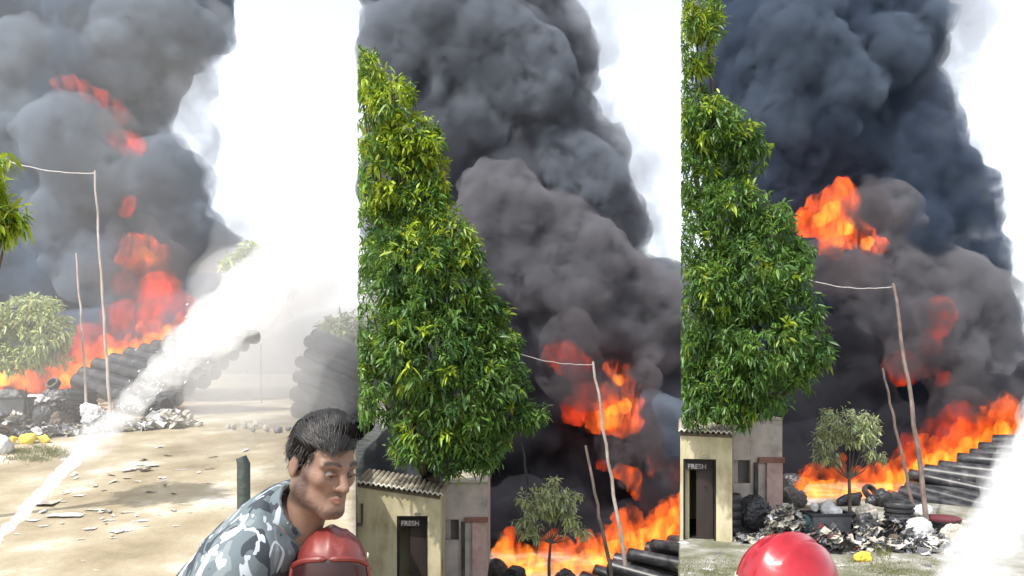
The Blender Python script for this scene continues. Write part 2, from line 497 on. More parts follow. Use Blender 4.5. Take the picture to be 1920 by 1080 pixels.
WISP = (0.85, .38, .64, 2.4)
SM_LIGHT = smoke_mat('smoke_pale_grey', (0.27, 0.325, 0.40), 1.0, wisp=WISP)
SM_MIDL = smoke_mat('smoke_blue_grey', (0.165, 0.21, 0.285), 1.0, wisp=WISP)
SM_MID = smoke_mat('smoke_grey', (0.215, 0.23, 0.27), 1.1, wisp=WISP)
SM_BROWN = smoke_mat('smoke_brown_grey', (0.285, 0.285, 0.315), 1.15, wisp=WISP)
SM_PALE = smoke_mat('smoke_soft_grey', (0.29, 0.325, 0.38), 1.0, wisp=WISP)  # paler tone puts top-lit highlights into the smoke's colour
SM_BLUE = smoke_mat('smoke_hazy_blue', (0.135, 0.205, 0.31), 1.0, wisp=WISP)
SM_NAVY = smoke_mat('smoke_navy_grey', (0.105, 0.14, 0.21), 1.0, wisp=WISP)
SM_DARK = smoke_mat('smoke_black', (0.07, 0.072, 0.088), 1.1, wisp=WISP)

BUMPS = [(2.6, 0.85), (1.05, 0.36)]
def billow(parent, balls, m, seed, h=0.17, bumps=BUMPS, smk=0.6, warp=0.5, label=None):
    me = blob_mesh('billow', balls, h, bumps, (m,), smk, warp, seed)
    o = link('billow', me, parent, here=True)
    if label: o['label'] = label
    return o

plume1 = empty('smoke_plume', P(150, 740, 36), 'pale blue-grey smoke column over the burning pipes behind the water jet', 'smoke', 'smoke columns rising from the fires')
rows1 = [(-190, -140, 430), (0, -120, 408), (60, -120, 398), (115, -120, 340), (165, -120, 312), (240, -120, 342), (340, -120, 382), (420, -120, 398), (470, -120, 452), (540, -120, 460), (620, -120, 410), (700, -120, 330), (760, -120, 240)]
billow(plume1, fill_outline(rows1, 170, 38, 45, 105, 1, 1.8), SM_BLUE, 3)
billow(plume1, puffs([(40, 230, 60, -2.6), (130, 250, 70, -3), (215, 330, 70, -2.6), (120, 420, 50, -3), (300, 330, 60, -2.4), (330, 420, 60, -2.2), (60, 130, 70, -2), (220, 90, 80, -2), (330, 60, 60, -1.5), (260, 590, 60, -3), (170, 500, 55, -3)], 38), SM_LIGHT, 9, label='paler front billows of the smoke column')

plume2 = empty('smoke_plume', P(1100, 1040, 36), 'tall brown-grey smoke column rising between the two big leafy trees', 'smoke', 'smoke columns rising from the fires')
rows2 = [(-190, 700, 1060), (0, 700, 1052), (60, 700, 1085), (95, 700, 1105), (150, 700, 1082), (240, 700, 1088), (290, 700, 1150), (370, 700, 1185), (410, 700, 1220), (445, 700, 1180), (475, 700, 1150), (495, 700, 1220), (560, 700, 1330), (700, 700, 1340), (850, 700, 1360), (1000, 740, 1360), (1080, 740, 1360)]
billow(plume2, fill_outline(rows2, 230, 39, 45, 110, 2, 1.8), SM_MID, 21)
billow(plume2, puffs([(925, 385, 62, -3), (980, 420, 70, -3), (1050, 450, 74, -3), (905, 440, 50, -3), (1110, 500, 70, -3), (1000, 520, 80, -3), (1180, 545, 60, -2.7), (1240, 575, 54, -2.6), (1090, 580, 70, -3), (960, 345, 36, -3), (1210, 620, 66, -2.6), (1050, 640, 50, -2.8)], 39), SM_BROWN, 33, label='brownish billows swelling at the front of the column')
billow(plume2, puffs([(740, 60, 40, -2.6), (800, 40, 70, -2.6), (770, 110, 40, -2.4), (900, 90, 90, -2.4), (880, 200, 80, -2), (1010, 150, 70, -2.4), (1060, 300, 60, -2.2), (1115, 360, 54, -2), (760, 200, 40, -2.2)], 39), SM_PALE, 35, label='bluish billows at the top of the column')
billow(plume2, puffs([(900, 620, 70, -3.2), (960, 720, 80, -3.4), (940, 820, 70, -3.5), (1010, 830, 60, -3.6), (900, 900, 60, -3.2), (1060, 730, 50, -3.2), (1140, 870, 60, -3), (1040, 900, 60, -3.6), (860, 800, 60, -3)], 39), SM_DARK, 37, label='near-black smoke low beside the leafy tree')
billow(plume2, puffs([(1225, 790, 34, -4.6), (1260, 800, 40, -4.6), (1290, 820, 44, -4.6), (1240, 840, 30, -4.4)], 39), SM_LIGHT, 39, label='pale grey puff at the right of the fireballs')

plume3 = empty('smoke_plume', P(1750, 940, 36), 'dark navy-grey smoke column behind the burning pipe stack at far right', 'smoke', 'smoke columns rising from the fires')
rows3 = [(-190, 1325, 1805), (0, 1325, 1782), (60, 1325, 1748), (110, 1325, 1712), (160, 1325, 1700), (215, 1325, 1718), (250, 1325, 1760), (290, 1325, 1815), (340, 1325, 1842), (400, 1325, 1854), (450, 1325, 1836), (485, 1325, 1820), (540, 1320, 1850), (600, 1340, 1872), (660, 1350, 1895), (780, 1350, 1990), (900, 1350, 2050), (1000, 1350, 2050)]
billow(plume3, fill_outline(rows3, 230, 39, 45, 105, 4, 1.8), SM_NAVY, 51)
billow(plume3, puffs([(1660, 410, 44, -3), (1700, 440, 40, -3), (1600, 540, 60, -3), (1680, 520, 64, -3), (1760, 530, 56, -3), (1820, 560, 54, -2.8), (1850, 640, 54, -2.8), (1770, 640, 60, -3), (1700, 620, 60, -3), (1890, 720, 60, -2.8), (1640, 620, 60, -3), (1830, 720, 56, -3)], 39), SM_BROWN, 53, label='brownish billows under the big fireball')
billow(plume3, puffs([(1480, 90, 80, -2.6), (1560, 160, 80, -2.4), (1640, 100, 70, -2.2), (1500, 30, 60, -2.6), (1700, 60, 60, -1.6), (1450, 220, 70, -2.2)], 39), SM_MIDL, 55, label='bluish billows at the top of the column')
billow(plume3, puffs([(1570, 700, 80, -4), (1610, 760, 60, -4), (1500, 780, 44, -4.6), (1470, 840, 40, -4.6), (1640, 820, 60, -4), (1540, 640, 50, -3.4), (1440, 760, 50, -4)], 39), SM_DARK, 57, label='near-black smoke low behind the sapling')

def low(line, D, r, up, seed):
    rg_ = random.Random(seed); out = []
    for k in range(26):
        t = k / 25 * (len(line) - 1); i = min(int(t), len(line) - 2); t -= i
        x = line[i][0] + (line[i + 1][0] - line[i][0]) * t; y = line[i][1] + (line[i + 1][1] - line[i][1]) * t
        out.append((x + rg_.uniform(-8, 8), y - rg_.uniform(-30, up), rg_.uniform(.7, 1.1) * r, rg_.uniform(-.4, .6)))
    return puffs(out, D)
billow(plume1, low([(-60, 700), (120, 700), (250, 650), (380, 610)], 32.4, 40, 60, 1), SM_MIDL, 61, label='low smoke behind the left flames')
billow(plume2, low([(900, 1040), (1000, 1045), (1130, 1040), (1330, 970)], 32.4, 44, 80, 2), SM_DARK, 62, label='black smoke hugging the ground behind the middle flames')
billow(plume3, low([(1440, 900), (1560, 905), (1700, 880), (1900, 810), (2000, 800)], 32.6, 42, 70, 3), SM_DARK, 63, label='black smoke behind the right flames')
SM_THIN = smoke_mat('smoke_thin_pale', (0.58, 0.62, 0.69), 0.35, 0.008, wisp=(.5, .42, .66, 2.4))
EDGE = [(2.2, 0.7), (0.9, 0.3)]
billow(plume1, puffs([(350, 140, 60, 0), (310, 190, 50, .2), (390, 50, 46, 0), (360, 270, 46, 0), (392, 380, 44, 0), (430, 450, 44, 0), (470, 490, 40, .3), (455, 540, 50, 0), (415, 600, 40, 0)], 37.5), SM_THIN, 65, bumps=EDGE, label='thin pale smoke along the right edge')
billow(plume2, puffs([(1085, 30, 46, 0), (1120, 90, 40, 0), (1105, 180, 40, 0), (1130, 270, 50, 0), (1190, 330, 50, 0), (1225, 400, 44, 0), (1250, 425, 26, 0), (1205, 455, 44, 0), (1255, 500, 44, 0)], 38), SM_THIN, 66, bumps=EDGE, label='thin pale smoke along the right edge')
billow(plume3, puffs([(1800, 20, 60, 0), (1770, 90, 56, 0), (1745, 160, 60, 0), (1760, 225, 56, 0), (1820, 280, 40, 0), (1875, 350, 30, 0), (1870, 470, 40, 0), (1885, 560, 40, 0), (1905, 640, 40, 0)], 38), SM_THIN, 67, bumps=EDGE, label='thin pale smoke along the right edge')
# ------------------------------------------------------------------ fire
FL_ORANGE = flame_mat('flame_orange', (1.0, 0.13, 0.014), 0.72, lo=.46, hi=.74)
FL_RED_GLOW = flame_mat('red_flame_and_glow', (1.0, 0.075, 0.025), 0.24, .3, .003, 1.3, .42, .72)  # dim red fire; also firelight on the smoke, put in as glowing volumes
FL_YELLOW = flame_mat('flame_yellow', (1.0, 0.27, 0.028), 0.9, lo=.42)
FL_BALL = flame_mat('fireball', (1.0, 0.12, 0.016), 0.85, .3, .003, 1.5, .45, .74)
SM_VEIL = smoke_mat('soot_veil', (0.16, 0.155, 0.17), 0.75, 0.006, wisp=(.8, .44, .62, 2.6))

def tongues(line, D, hmin, hmax, n, seed, rmul=1.0, lean=0.4):
    """rising, tapering chains of balls along a base line of (px, py)"""
    r_ = random.Random(seed); out = []
    for k in range(n):
        t = (k + r_.random()) / n * (len(line) - 1); i = min(int(t), len(line) - 2); t -= i
        x = line[i][0] + (line[i + 1][0] - line[i][0]) * t; y = line[i][1] + (line[i + 1][1] - line[i][1]) * t
        d = D + r_.uniform(-0.35, 0.35)
        p = P(x, y + 6, d); hgt = (hmin + (hmax * 1.15 - hmin) * r_.random() ** 1.7) * d / F
        rr = (0.10 + 0.16 * hgt) * rmul * r_.uniform(0.8, 1.2)
        ln = r_.uniform(-0.15, lean); ph = r_.uniform(0, 6)
        m_ = 9
        for j in range(m_):
            s = j / (m_ - 1)
            out.append((p.x + (ln * s * s + 0.10 * math.sin(ph + 5 * s)) * hgt, p.y + 0.06 * math.cos(ph + 4 * s) * hgt, p.z + s * hgt, max(0.02, rr * (1 - s) ** 0.8 * (1 + 0.6 * s))))
    return out

FB = [(0.5, 0.2), (0.22, 0.12)]
def flame(parent, balls, m, seed, h=0.06, label=None, bumps=FB, name='flame'):
    me = blob_mesh(name, balls, h, bumps, (m,), 0.12, 0.12, seed)
    o = link(name, me, parent, here=True)
    if label: o['label'] = label
    return o

fire1 = empty('fire', P(60, 720, 29), 'low bright fire along the pipe stack behind the water jet', 'fire', 'fires')
L1a = [(-40, 712), (20, 712), (60, 715), (95, 720), (118, 716)]
L1b = [(122, 712), (150, 692), (190, 676), (215, 664), (240, 660), (275, 645), (305, 632), (345, 620), (375, 612)]
flame(fire1, tongues(L1a, 29, 20, 60, 16, 61), FL_ORANGE, 1)
flame(fire1, tongues([(-40, 705), (20, 705), (45, 706)], 28.4, 14, 28, 7, 62), FL_YELLOW, 2)
flame(fire1, tongues(L1b, 29.6, 14, 44, 30, 63), FL_ORANGE, 3)
flame(fire1, tongues(L1b, 29.3, 6, 16, 24, 64, 0.8), FL_YELLOW, 4)
flame(fire1, puffs([(170, 640, 34, 0), (230, 600, 36, 0.4), (290, 590, 40, 0.4), (330, 580, 34, 0.4), (210, 655, 26, 0), (120, 660, 26, 0.2), (350, 585, 34, .3), (300, 545, 34, .3)], 31.5), FL_RED_GLOW, 5, 0.1, 'faint red glow in the smoke above the pipes')  # reddish firelight in the smoke, added as a faint glowing volume
flame(fire1, puffs([(265, 470, 30, 0), (290, 490, 24, -0.2), (240, 485, 18, 0), (250, 455, 14, 0), (300, 475, 16, 0)], 33.6), FL_BALL, 6, 0.07, 'fireball halfway up the smoke')
flame(fire1, puffs([(240, 268, 22, 0), (215, 262, 14, 0), (262, 278, 12, 0), (215, 205, 16, 0.1), (232, 225, 12, 0), (190, 185, 12, 0)], 33.8), FL_RED_GLOW, 7, 0.07, 'small fireball high in the smoke')
flame(fire1, puffs([(130, 160, 16, 0), (110, 155, 10, 0), (155, 165, 14, 0), (170, 175, 10, 0)], 33.9), FL_RED_GLOW, 8, 0.07, 'faint topmost fireball in the smoke')
flame(fire1, puffs([(230, 530, 22, 0), (280, 540, 26, 0), (310, 530, 20, 0), (255, 515, 20, 0)], 33.8), FL_RED_GLOW, 9, 0.08)
flame(fire1, puffs([(240, 380, 12, 0), (238, 395, 10, 0)], 33.8), FL_RED_GLOW, 10, 0.07)

fire2 = empty('fire', P(1100, 1040, 29), 'orange fire under the middle smoke column beside the yellow shed', 'fire', 'fires')
L2a = [(940, 1048), (975, 1056), (1010, 1068), (1050, 1070), (1090, 1068), (1130, 1060)]
L2b = [(1130, 1040), (1165, 1030), (1200, 1018), (1240, 1000), (1280, 985), (1320, 970)]
flame(fire2, tongues(L2a, 28.6, 26, 80, 26, 71, 1.1), FL_ORANGE, 11)
flame(fire2, tongues(L2a, 28.1, 16, 34, 16, 72), FL_YELLOW, 12)
flame(fire2, tongues(L2b, 29.6, 30, 84, 24, 73, 1.1), FL_ORANGE, 13)
flame(fire2, tongues(L2b, 29.1, 14, 36, 16, 74), FL_YELLOW, 14)
flame(fire2, puffs([(1155, 775, 40, 0), (1125, 785, 26, 0), (1180, 790, 24, 0), (1150, 740, 22, 0), (1165, 705, 20, 0), (1150, 690, 14, 0), (1180, 725, 14, 0), (1190, 760, 16, 0)], 33.9), FL_BALL, 15, 0.07, 'large fireball beside the tall pole')
flame(fire2, puffs([(1185, 895, 16, 0), (1195, 915, 14, 0), (1165, 885, 12, 0), (1205, 925, 10, 0)], 33.6), FL_BALL, 16, 0.06, 'small fireball right of the tall pole')
flame(fire2, puffs([(1232, 865, 14, 0), (1236, 890, 14, 0), (1262, 890, 22, 0), (1228, 850, 9, 0), (1270, 920, 26, 0), (1230, 940, 26, 0), (1130, 870, 10, 0)], 33.6), FL_RED_GLOW, 17, 0.07)
flame(fire2, puffs([(1060, 670, 30, 0), (1085, 690, 24, 0), (1040, 665, 18, 0), (1105, 740, 30, 0), (1080, 770, 26, 0)], 34.2), FL_RED_GLOW, 18, 0.08, 'dim red fireball above the sagging wire')

fire3 = empty('fire', P(1700, 920, 29), 'bright orange fire along the pipe stack behind the red helmet and sapling', 'fire', 'fires')
L3a = [(1505, 918), (1540, 918), (1580, 922), (1620, 928), (1650, 925), (1680, 905)]
L3b = [(1680, 900), (1715, 880), (1750, 868), (1790, 858), (1830, 836), (1870, 818), (1905, 808)]
flame(fire3, tongues(L3a, 28.6, 22, 60, 24, 81, .95), FL_ORANGE, 21)
flame(fire3, tongues(L3a, 28.2, 12, 26, 16, 82), FL_YELLOW, 22)
flame(fire3, tongues(L3b, 29.8, 22, 70, 30, 83, .95), FL_ORANGE, 23)
flame(fire3, tongues(L3b, 29.5, 8, 22, 22, 84, 0.8), FL_YELLOW, 24)
flame(fire3, puffs([(1575, 380, 34, 0), (1545, 405, 34, 0), (1515, 415, 24, 0), (1580, 430, 34, 0), (1560, 460, 24, 0), (1500, 420, 14, 0), (1600, 440, 24, 0), (1625, 450, 20, 0), (1580, 350, 14, 0), (1645, 462, 14, 0.1), (1530, 385, 18, 0)], 34.4), FL_BALL, 25, 0.07, 'large fireball beside the leafy tree')
flame(fire3, puffs([(1760, 580, 22, 0), (1775, 590, 16, 0), (1745, 650, 22, 0), (1740, 690, 16, 0), (1770, 715, 14, 0), (1690, 690, 30, 0), (1760, 620, 16, 0)], 34.2), FL_RED_GLOW, 26, 0.07, 'dim red fireballs right of the tall pole')
flame(fire3, puffs([(1800, 790, 34, 0), (1850, 780, 30, 0), (1760, 820, 34, 0), (1890, 790, 24, 0), (1720, 840, 30, 0)], 31.7), FL_RED_GLOW, 27, 0.09)  # firelight on the low smoke, added as a glow of its own

# ------------------------------------------------------------------ trees
def leaf_batch(pos, dirs, L, Wd, droop, rng, tint):
    """leaves at pos pointing along dirs: folded blades that bend downwards. Returns vertices, quads, tris, colours"""
    n = len(pos)
    d = dirs / np.linalg.norm(dirs, axis=1, keepdims=True)
    up = np.tile(np.array([0.0, 0.0, 1.0]), (n, 1)) + rng.normal(0, 0.45, (n, 3))
    s = np.cross(d, up); s /= np.linalg.norm(s, axis=1, keepdims=True)
    nn = np.cross(s, d)
    L = L[:, None]; Wd = Wd[:, None]; dr = droop[:, None]
    g = np.array([0, 0, -1.0])
    def at(t, w, f): return pos + d * L * t + g * L * dr * t * t + s * Wd * w - nn * Wd * f
    V = np.stack([at(0, 0, 0), at(.3, -.42, -.16), at(.3, 0, 0), at(.3, .42, -.16), at(.65, -.38, -.14), at(.65, 0, 0), at(.65, .38, -.14), at(1, 0, 0)], 1)
    b = (np.arange(n) * 8)[:, None]
    q = np.concatenate([b + np.array([1, 4, 5, 2]), b + np.array([2, 5, 6, 3])])
    t = np.concatenate([b + np.array(x) for x in ([0, 1, 2], [0, 2, 3], [4, 7, 5], [5, 7, 6])])
    c = np.repeat(tint[:, None, :], 8, 1)
    return V, q, t, c

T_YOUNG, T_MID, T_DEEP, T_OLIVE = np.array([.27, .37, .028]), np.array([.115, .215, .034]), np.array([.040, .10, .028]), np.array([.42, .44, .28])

def crown_leaves(lobes, D, n_cl, per, leaf, seed, young, clip=None, shell=0.55, dirt=0.0, spread=1.6, hang=0.30):
    """clusters of leaves spread through lobes (px, py, r px, depth); young(px, py) in 0..1 = share of fresh yellow-green growth"""
    rng = np.random.default_rng(seed)
    rs = random.Random(seed); more = []
    for x, y, r, dd in lobes:                   # side shoots that break up the outline
        for _ in range(3):
            a = rs.uniform(0, 6.3); f_ = rs.uniform(.55, .95)
            more.append((x + math.cos(a) * r * f_, y + math.sin(a) * r * f_, r * rs.uniform(.3, .6), dd + rs.uniform(-.5, .5)))
    lob = np.array([(*P(x, y, D + dd), r * (D + dd) / F) for x, y, r, dd in list(lobes) + more])
    wts = lob[:, 3] ** 2; wts /= wts.sum()
    k = rng.choice(len(lob), n_cl, p=wts)
    u = rng.normal(0, 1, (n_cl, 3)); u /= np.linalg.norm(u, axis=1, keepdims=True)
    rr = shell + (1.0 - shell) * rng.random(n_cl) ** 0.7
    c = lob[k, :3] + u * (lob[k, 3] * rr)[:, None]
    out = u * 0.8 + np.array([0, 0, 0.25])
    cpx = 960 + c[:, 0] / c[:, 1] * F; cpy = HZ - (c[:, 2] - H) / c[:, 1] * F
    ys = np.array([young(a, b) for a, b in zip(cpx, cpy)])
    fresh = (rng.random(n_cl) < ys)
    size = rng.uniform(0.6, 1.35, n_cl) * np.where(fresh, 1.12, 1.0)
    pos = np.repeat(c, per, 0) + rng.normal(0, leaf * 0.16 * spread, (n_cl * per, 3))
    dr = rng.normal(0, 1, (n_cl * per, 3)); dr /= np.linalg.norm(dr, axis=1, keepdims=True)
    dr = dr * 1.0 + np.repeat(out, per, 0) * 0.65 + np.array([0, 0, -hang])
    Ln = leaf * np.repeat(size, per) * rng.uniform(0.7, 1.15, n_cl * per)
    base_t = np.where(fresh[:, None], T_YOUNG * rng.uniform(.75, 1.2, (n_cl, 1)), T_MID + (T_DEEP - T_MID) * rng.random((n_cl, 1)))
    base_t = base_t * (1 - dirt) + T_OLIVE * dirt  # mixes a share of pale olive into every leaf
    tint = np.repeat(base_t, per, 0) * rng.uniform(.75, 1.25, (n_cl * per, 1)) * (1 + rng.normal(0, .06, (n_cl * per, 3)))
    V, q, t, c4 = leaf_batch(pos, dr, Ln, Ln * 0.29, rng.uniform(0.1, 0.5, n_cl * per), rng, np.clip(tint, .004, .5))
    if clip is not None:                        # crown shorn flat on its left side
        keep = (960 + V[:, :, 0] / V[:, :, 1] * F).min(1) > clip
    else:
        keep = np.ones(len(V), bool)
    return V[keep], c4[keep], Ln[keep], lob

def quads_tris(n):
    b = (np.arange(n) * 8)[:, None]
    q = np.concatenate([b + np.array([1, 4, 5, 2]), b + np.array([2, 5, 6, 3])])
    t = np.concatenate([b + np.array(x) for x in ([0, 1, 2], [0, 2, 3], [4, 7, 5], [5, 7, 6])])
    return q, t

def tree(name, lobes, D, n_cl, per, leaf, seed, young, root, label, cat='tree', clip=None, n_parts=0, trunk_r=0.16, group=None, limb=True, fork=0.45, bark=None, **kw):
    V, c4, Ln, lob = crown_leaves(lobes, D, n_cl, per, leaf, seed, young, clip, **kw)
    r = empty(name, root, label, cat, group)
    if n_parts:                                 # the leaves that show largest are leaves of their own
        cx = V.mean(1)
        show = Ln / cx[:, 1] + 0.004 * np.random.default_rng(seed).random(len(Ln))
        front = cx[:, 1] < np.quantile(cx[:, 1], 0.25)
        order = np.argsort(-(show + front * 0.05))[:n_parts]
        for i in order:
            q, t = quads_tris(1)
            link('leaf', np_mesh('leaf', V[i] - V[i, 0], q, t, True, (M_LEAF,), c4[i]), r, here=True).location = V[i, 0]
        m = np.ones(len(V), bool); m[order] = False
        V, c4 = V[m], c4[m]
    q, t = quads_tris(len(V))
    tag(link('crown', np_mesh('crown', V.reshape(-1, 3), q, t, True, (M_LEAF,), c4.reshape(-1, 3)), r, here=True), kind='stuff')
    mb = MB(); rg = random.Random(seed)
    root = Vector(root); top = Vector(lob[:, :3].mean(0))
    fk = root.lerp(top, fork)
    mid = root.lerp(fk, 0.5) + Vector((rg.uniform(-.1, .1), rg.uniform(-.1, .1), 0)) * trunk_r * 6
    mb.tube([root - Vector((0, 0, .1)), mid, fk], [trunk_r * 1.15, trunk_r * .9, trunk_r * .75], 10)
    mb.build('trunk', bark or M_BARK, r, True, here=True)
    if limb:
        for x, y, z, rr in lob[:len(lobes)]:
            e = Vector((x, y, z)); md = fk.lerp(e, 0.5) + Vector((0, 0, -.12 * (e - fk).length))
            m2 = MB(); m2.tube([fk - Vector((0, 0, trunk_r)), md, e], [trunk_r * .5, trunk_r * .3, trunk_r * .1], 6)
            m2.build('limb', bark or M_BARK, r, True, here=True)
    return r

def rootp(px, d): return Vector(((px - 960) / F * d, d, zone_z(px, d)))

lob2 = [(690, 140, 38, 0), (738, 178, 40, -.3), (690, 230, 60, .3), (770, 255, 48, -.2), (800, 285, 40, 0), (725, 330, 74, .2), (790, 385, 50, 0), (845, 440, 46, -.2), (700, 440, 78, .4), (770, 500, 84, -.6), (860, 540, 68, -.3), (700, 590, 84, .2), (905, 630, 62, 0), (800, 650, 95, -.9), (930, 705, 62, -.2), (710, 730, 76, .2), (860, 760, 84, -.6), (965, 775, 42, 0), (790, 820, 58, -.5), (900, 835, 46, -.2), (840, 865, 34, -.4), (1000, 790, 16, .2), (672, 130, 34, .3), (850, 480, 40, .3), (880, 590, 44, .2)]
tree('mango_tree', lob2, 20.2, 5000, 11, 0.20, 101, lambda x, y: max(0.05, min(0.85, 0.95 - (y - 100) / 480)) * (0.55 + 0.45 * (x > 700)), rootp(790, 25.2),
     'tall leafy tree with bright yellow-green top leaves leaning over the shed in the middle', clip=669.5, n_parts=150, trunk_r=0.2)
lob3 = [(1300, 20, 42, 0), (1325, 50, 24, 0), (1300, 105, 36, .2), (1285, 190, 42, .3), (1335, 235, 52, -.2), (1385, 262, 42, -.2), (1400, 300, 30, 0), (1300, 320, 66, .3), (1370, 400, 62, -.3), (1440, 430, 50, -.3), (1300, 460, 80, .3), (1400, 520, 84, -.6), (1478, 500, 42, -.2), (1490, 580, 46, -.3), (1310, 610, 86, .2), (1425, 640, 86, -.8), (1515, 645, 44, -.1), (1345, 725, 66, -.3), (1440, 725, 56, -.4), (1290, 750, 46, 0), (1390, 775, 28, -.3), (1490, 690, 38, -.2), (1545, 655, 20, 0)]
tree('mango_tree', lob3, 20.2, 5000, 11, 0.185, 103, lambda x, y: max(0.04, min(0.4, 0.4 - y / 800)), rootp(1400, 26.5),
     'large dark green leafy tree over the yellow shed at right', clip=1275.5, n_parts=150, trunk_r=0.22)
tree('leafy_tree', [(-60, 400, 60, 0), (0, 412, 26, 0), (22, 408, 16, 0), (5, 440, 14, 0), (-50, 320, 50, 0), (-100, 380, 70, 0)], 14.0, 330, 9, 0.22, 105, lambda x, y: 0.75, rootp(-120, 14.6),
     'leafy branch of a tree reaching in at the left edge', trunk_r=0.12, hang=0.7)
tree('far_tree', [(470, 490, 30, 0), (505, 505, 32, 0), (540, 522, 18, 0), (445, 515, 26, 0), (490, 530, 30, .5)], 31.0, 420, 9, 0.32, 107, lambda x, y: 0.3, rootp(490, 31.5),
     'hazy green treetop beyond the water spray', trunk_r=0.018, dirt=0.3, limb=False)
tree('bushy_tree', [(622, 625, 26, 0), (655, 615, 24, 0), (690, 622, 26, 0), (645, 640, 26, 0)], 31.0, 320, 9, 0.3, 109, lambda x, y: 0.1, rootp(650, 31.5),
     'grey-green bushy tree behind the dark pipe pile', trunk_r=0.1, dirt=0.5)
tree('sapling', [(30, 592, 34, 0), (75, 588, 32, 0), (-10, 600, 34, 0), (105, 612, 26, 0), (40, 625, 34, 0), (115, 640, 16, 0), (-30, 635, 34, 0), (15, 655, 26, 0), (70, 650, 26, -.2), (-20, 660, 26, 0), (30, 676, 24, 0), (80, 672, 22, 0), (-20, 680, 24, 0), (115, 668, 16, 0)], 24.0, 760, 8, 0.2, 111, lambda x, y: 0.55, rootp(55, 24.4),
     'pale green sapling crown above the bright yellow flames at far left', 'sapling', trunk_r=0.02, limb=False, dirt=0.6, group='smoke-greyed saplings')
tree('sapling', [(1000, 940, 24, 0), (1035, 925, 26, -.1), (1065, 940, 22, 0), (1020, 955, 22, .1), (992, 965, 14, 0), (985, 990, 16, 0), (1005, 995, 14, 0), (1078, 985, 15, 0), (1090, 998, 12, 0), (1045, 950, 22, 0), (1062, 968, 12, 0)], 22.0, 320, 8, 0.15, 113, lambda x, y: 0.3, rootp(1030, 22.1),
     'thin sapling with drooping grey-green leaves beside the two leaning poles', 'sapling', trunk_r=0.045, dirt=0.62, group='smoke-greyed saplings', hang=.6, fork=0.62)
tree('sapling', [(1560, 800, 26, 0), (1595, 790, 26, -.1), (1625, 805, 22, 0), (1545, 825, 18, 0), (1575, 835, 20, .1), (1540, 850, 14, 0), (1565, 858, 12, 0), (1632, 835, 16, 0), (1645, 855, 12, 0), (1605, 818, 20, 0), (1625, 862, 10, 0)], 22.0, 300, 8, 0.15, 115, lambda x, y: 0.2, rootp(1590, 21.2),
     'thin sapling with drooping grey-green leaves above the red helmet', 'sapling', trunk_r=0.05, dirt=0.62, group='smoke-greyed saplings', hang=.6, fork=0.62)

# ------------------------------------------------------------------ sheds
def text_on(name, body, size, m, loc, rot, parent):
    cu = bpy.data.curves.new(name, 'FONT'); cu.body = body; cu.size = size; cu.extrude = 0.004; cu.align_x = 'CENTER'; cu.offset = 0.004
    o = bpy.data.objects.new(name, cu); COL.objects.link(o)
    dg = bpy.context.evaluated_depsgraph_get()
    me = bpy.data.meshes.new_from_object(o.evaluated_get(dg)); bpy.data.objects.remove(o)
    me.materials.clear(); me.materials.append(m)
    return link(name, me, parent, loc, rot)

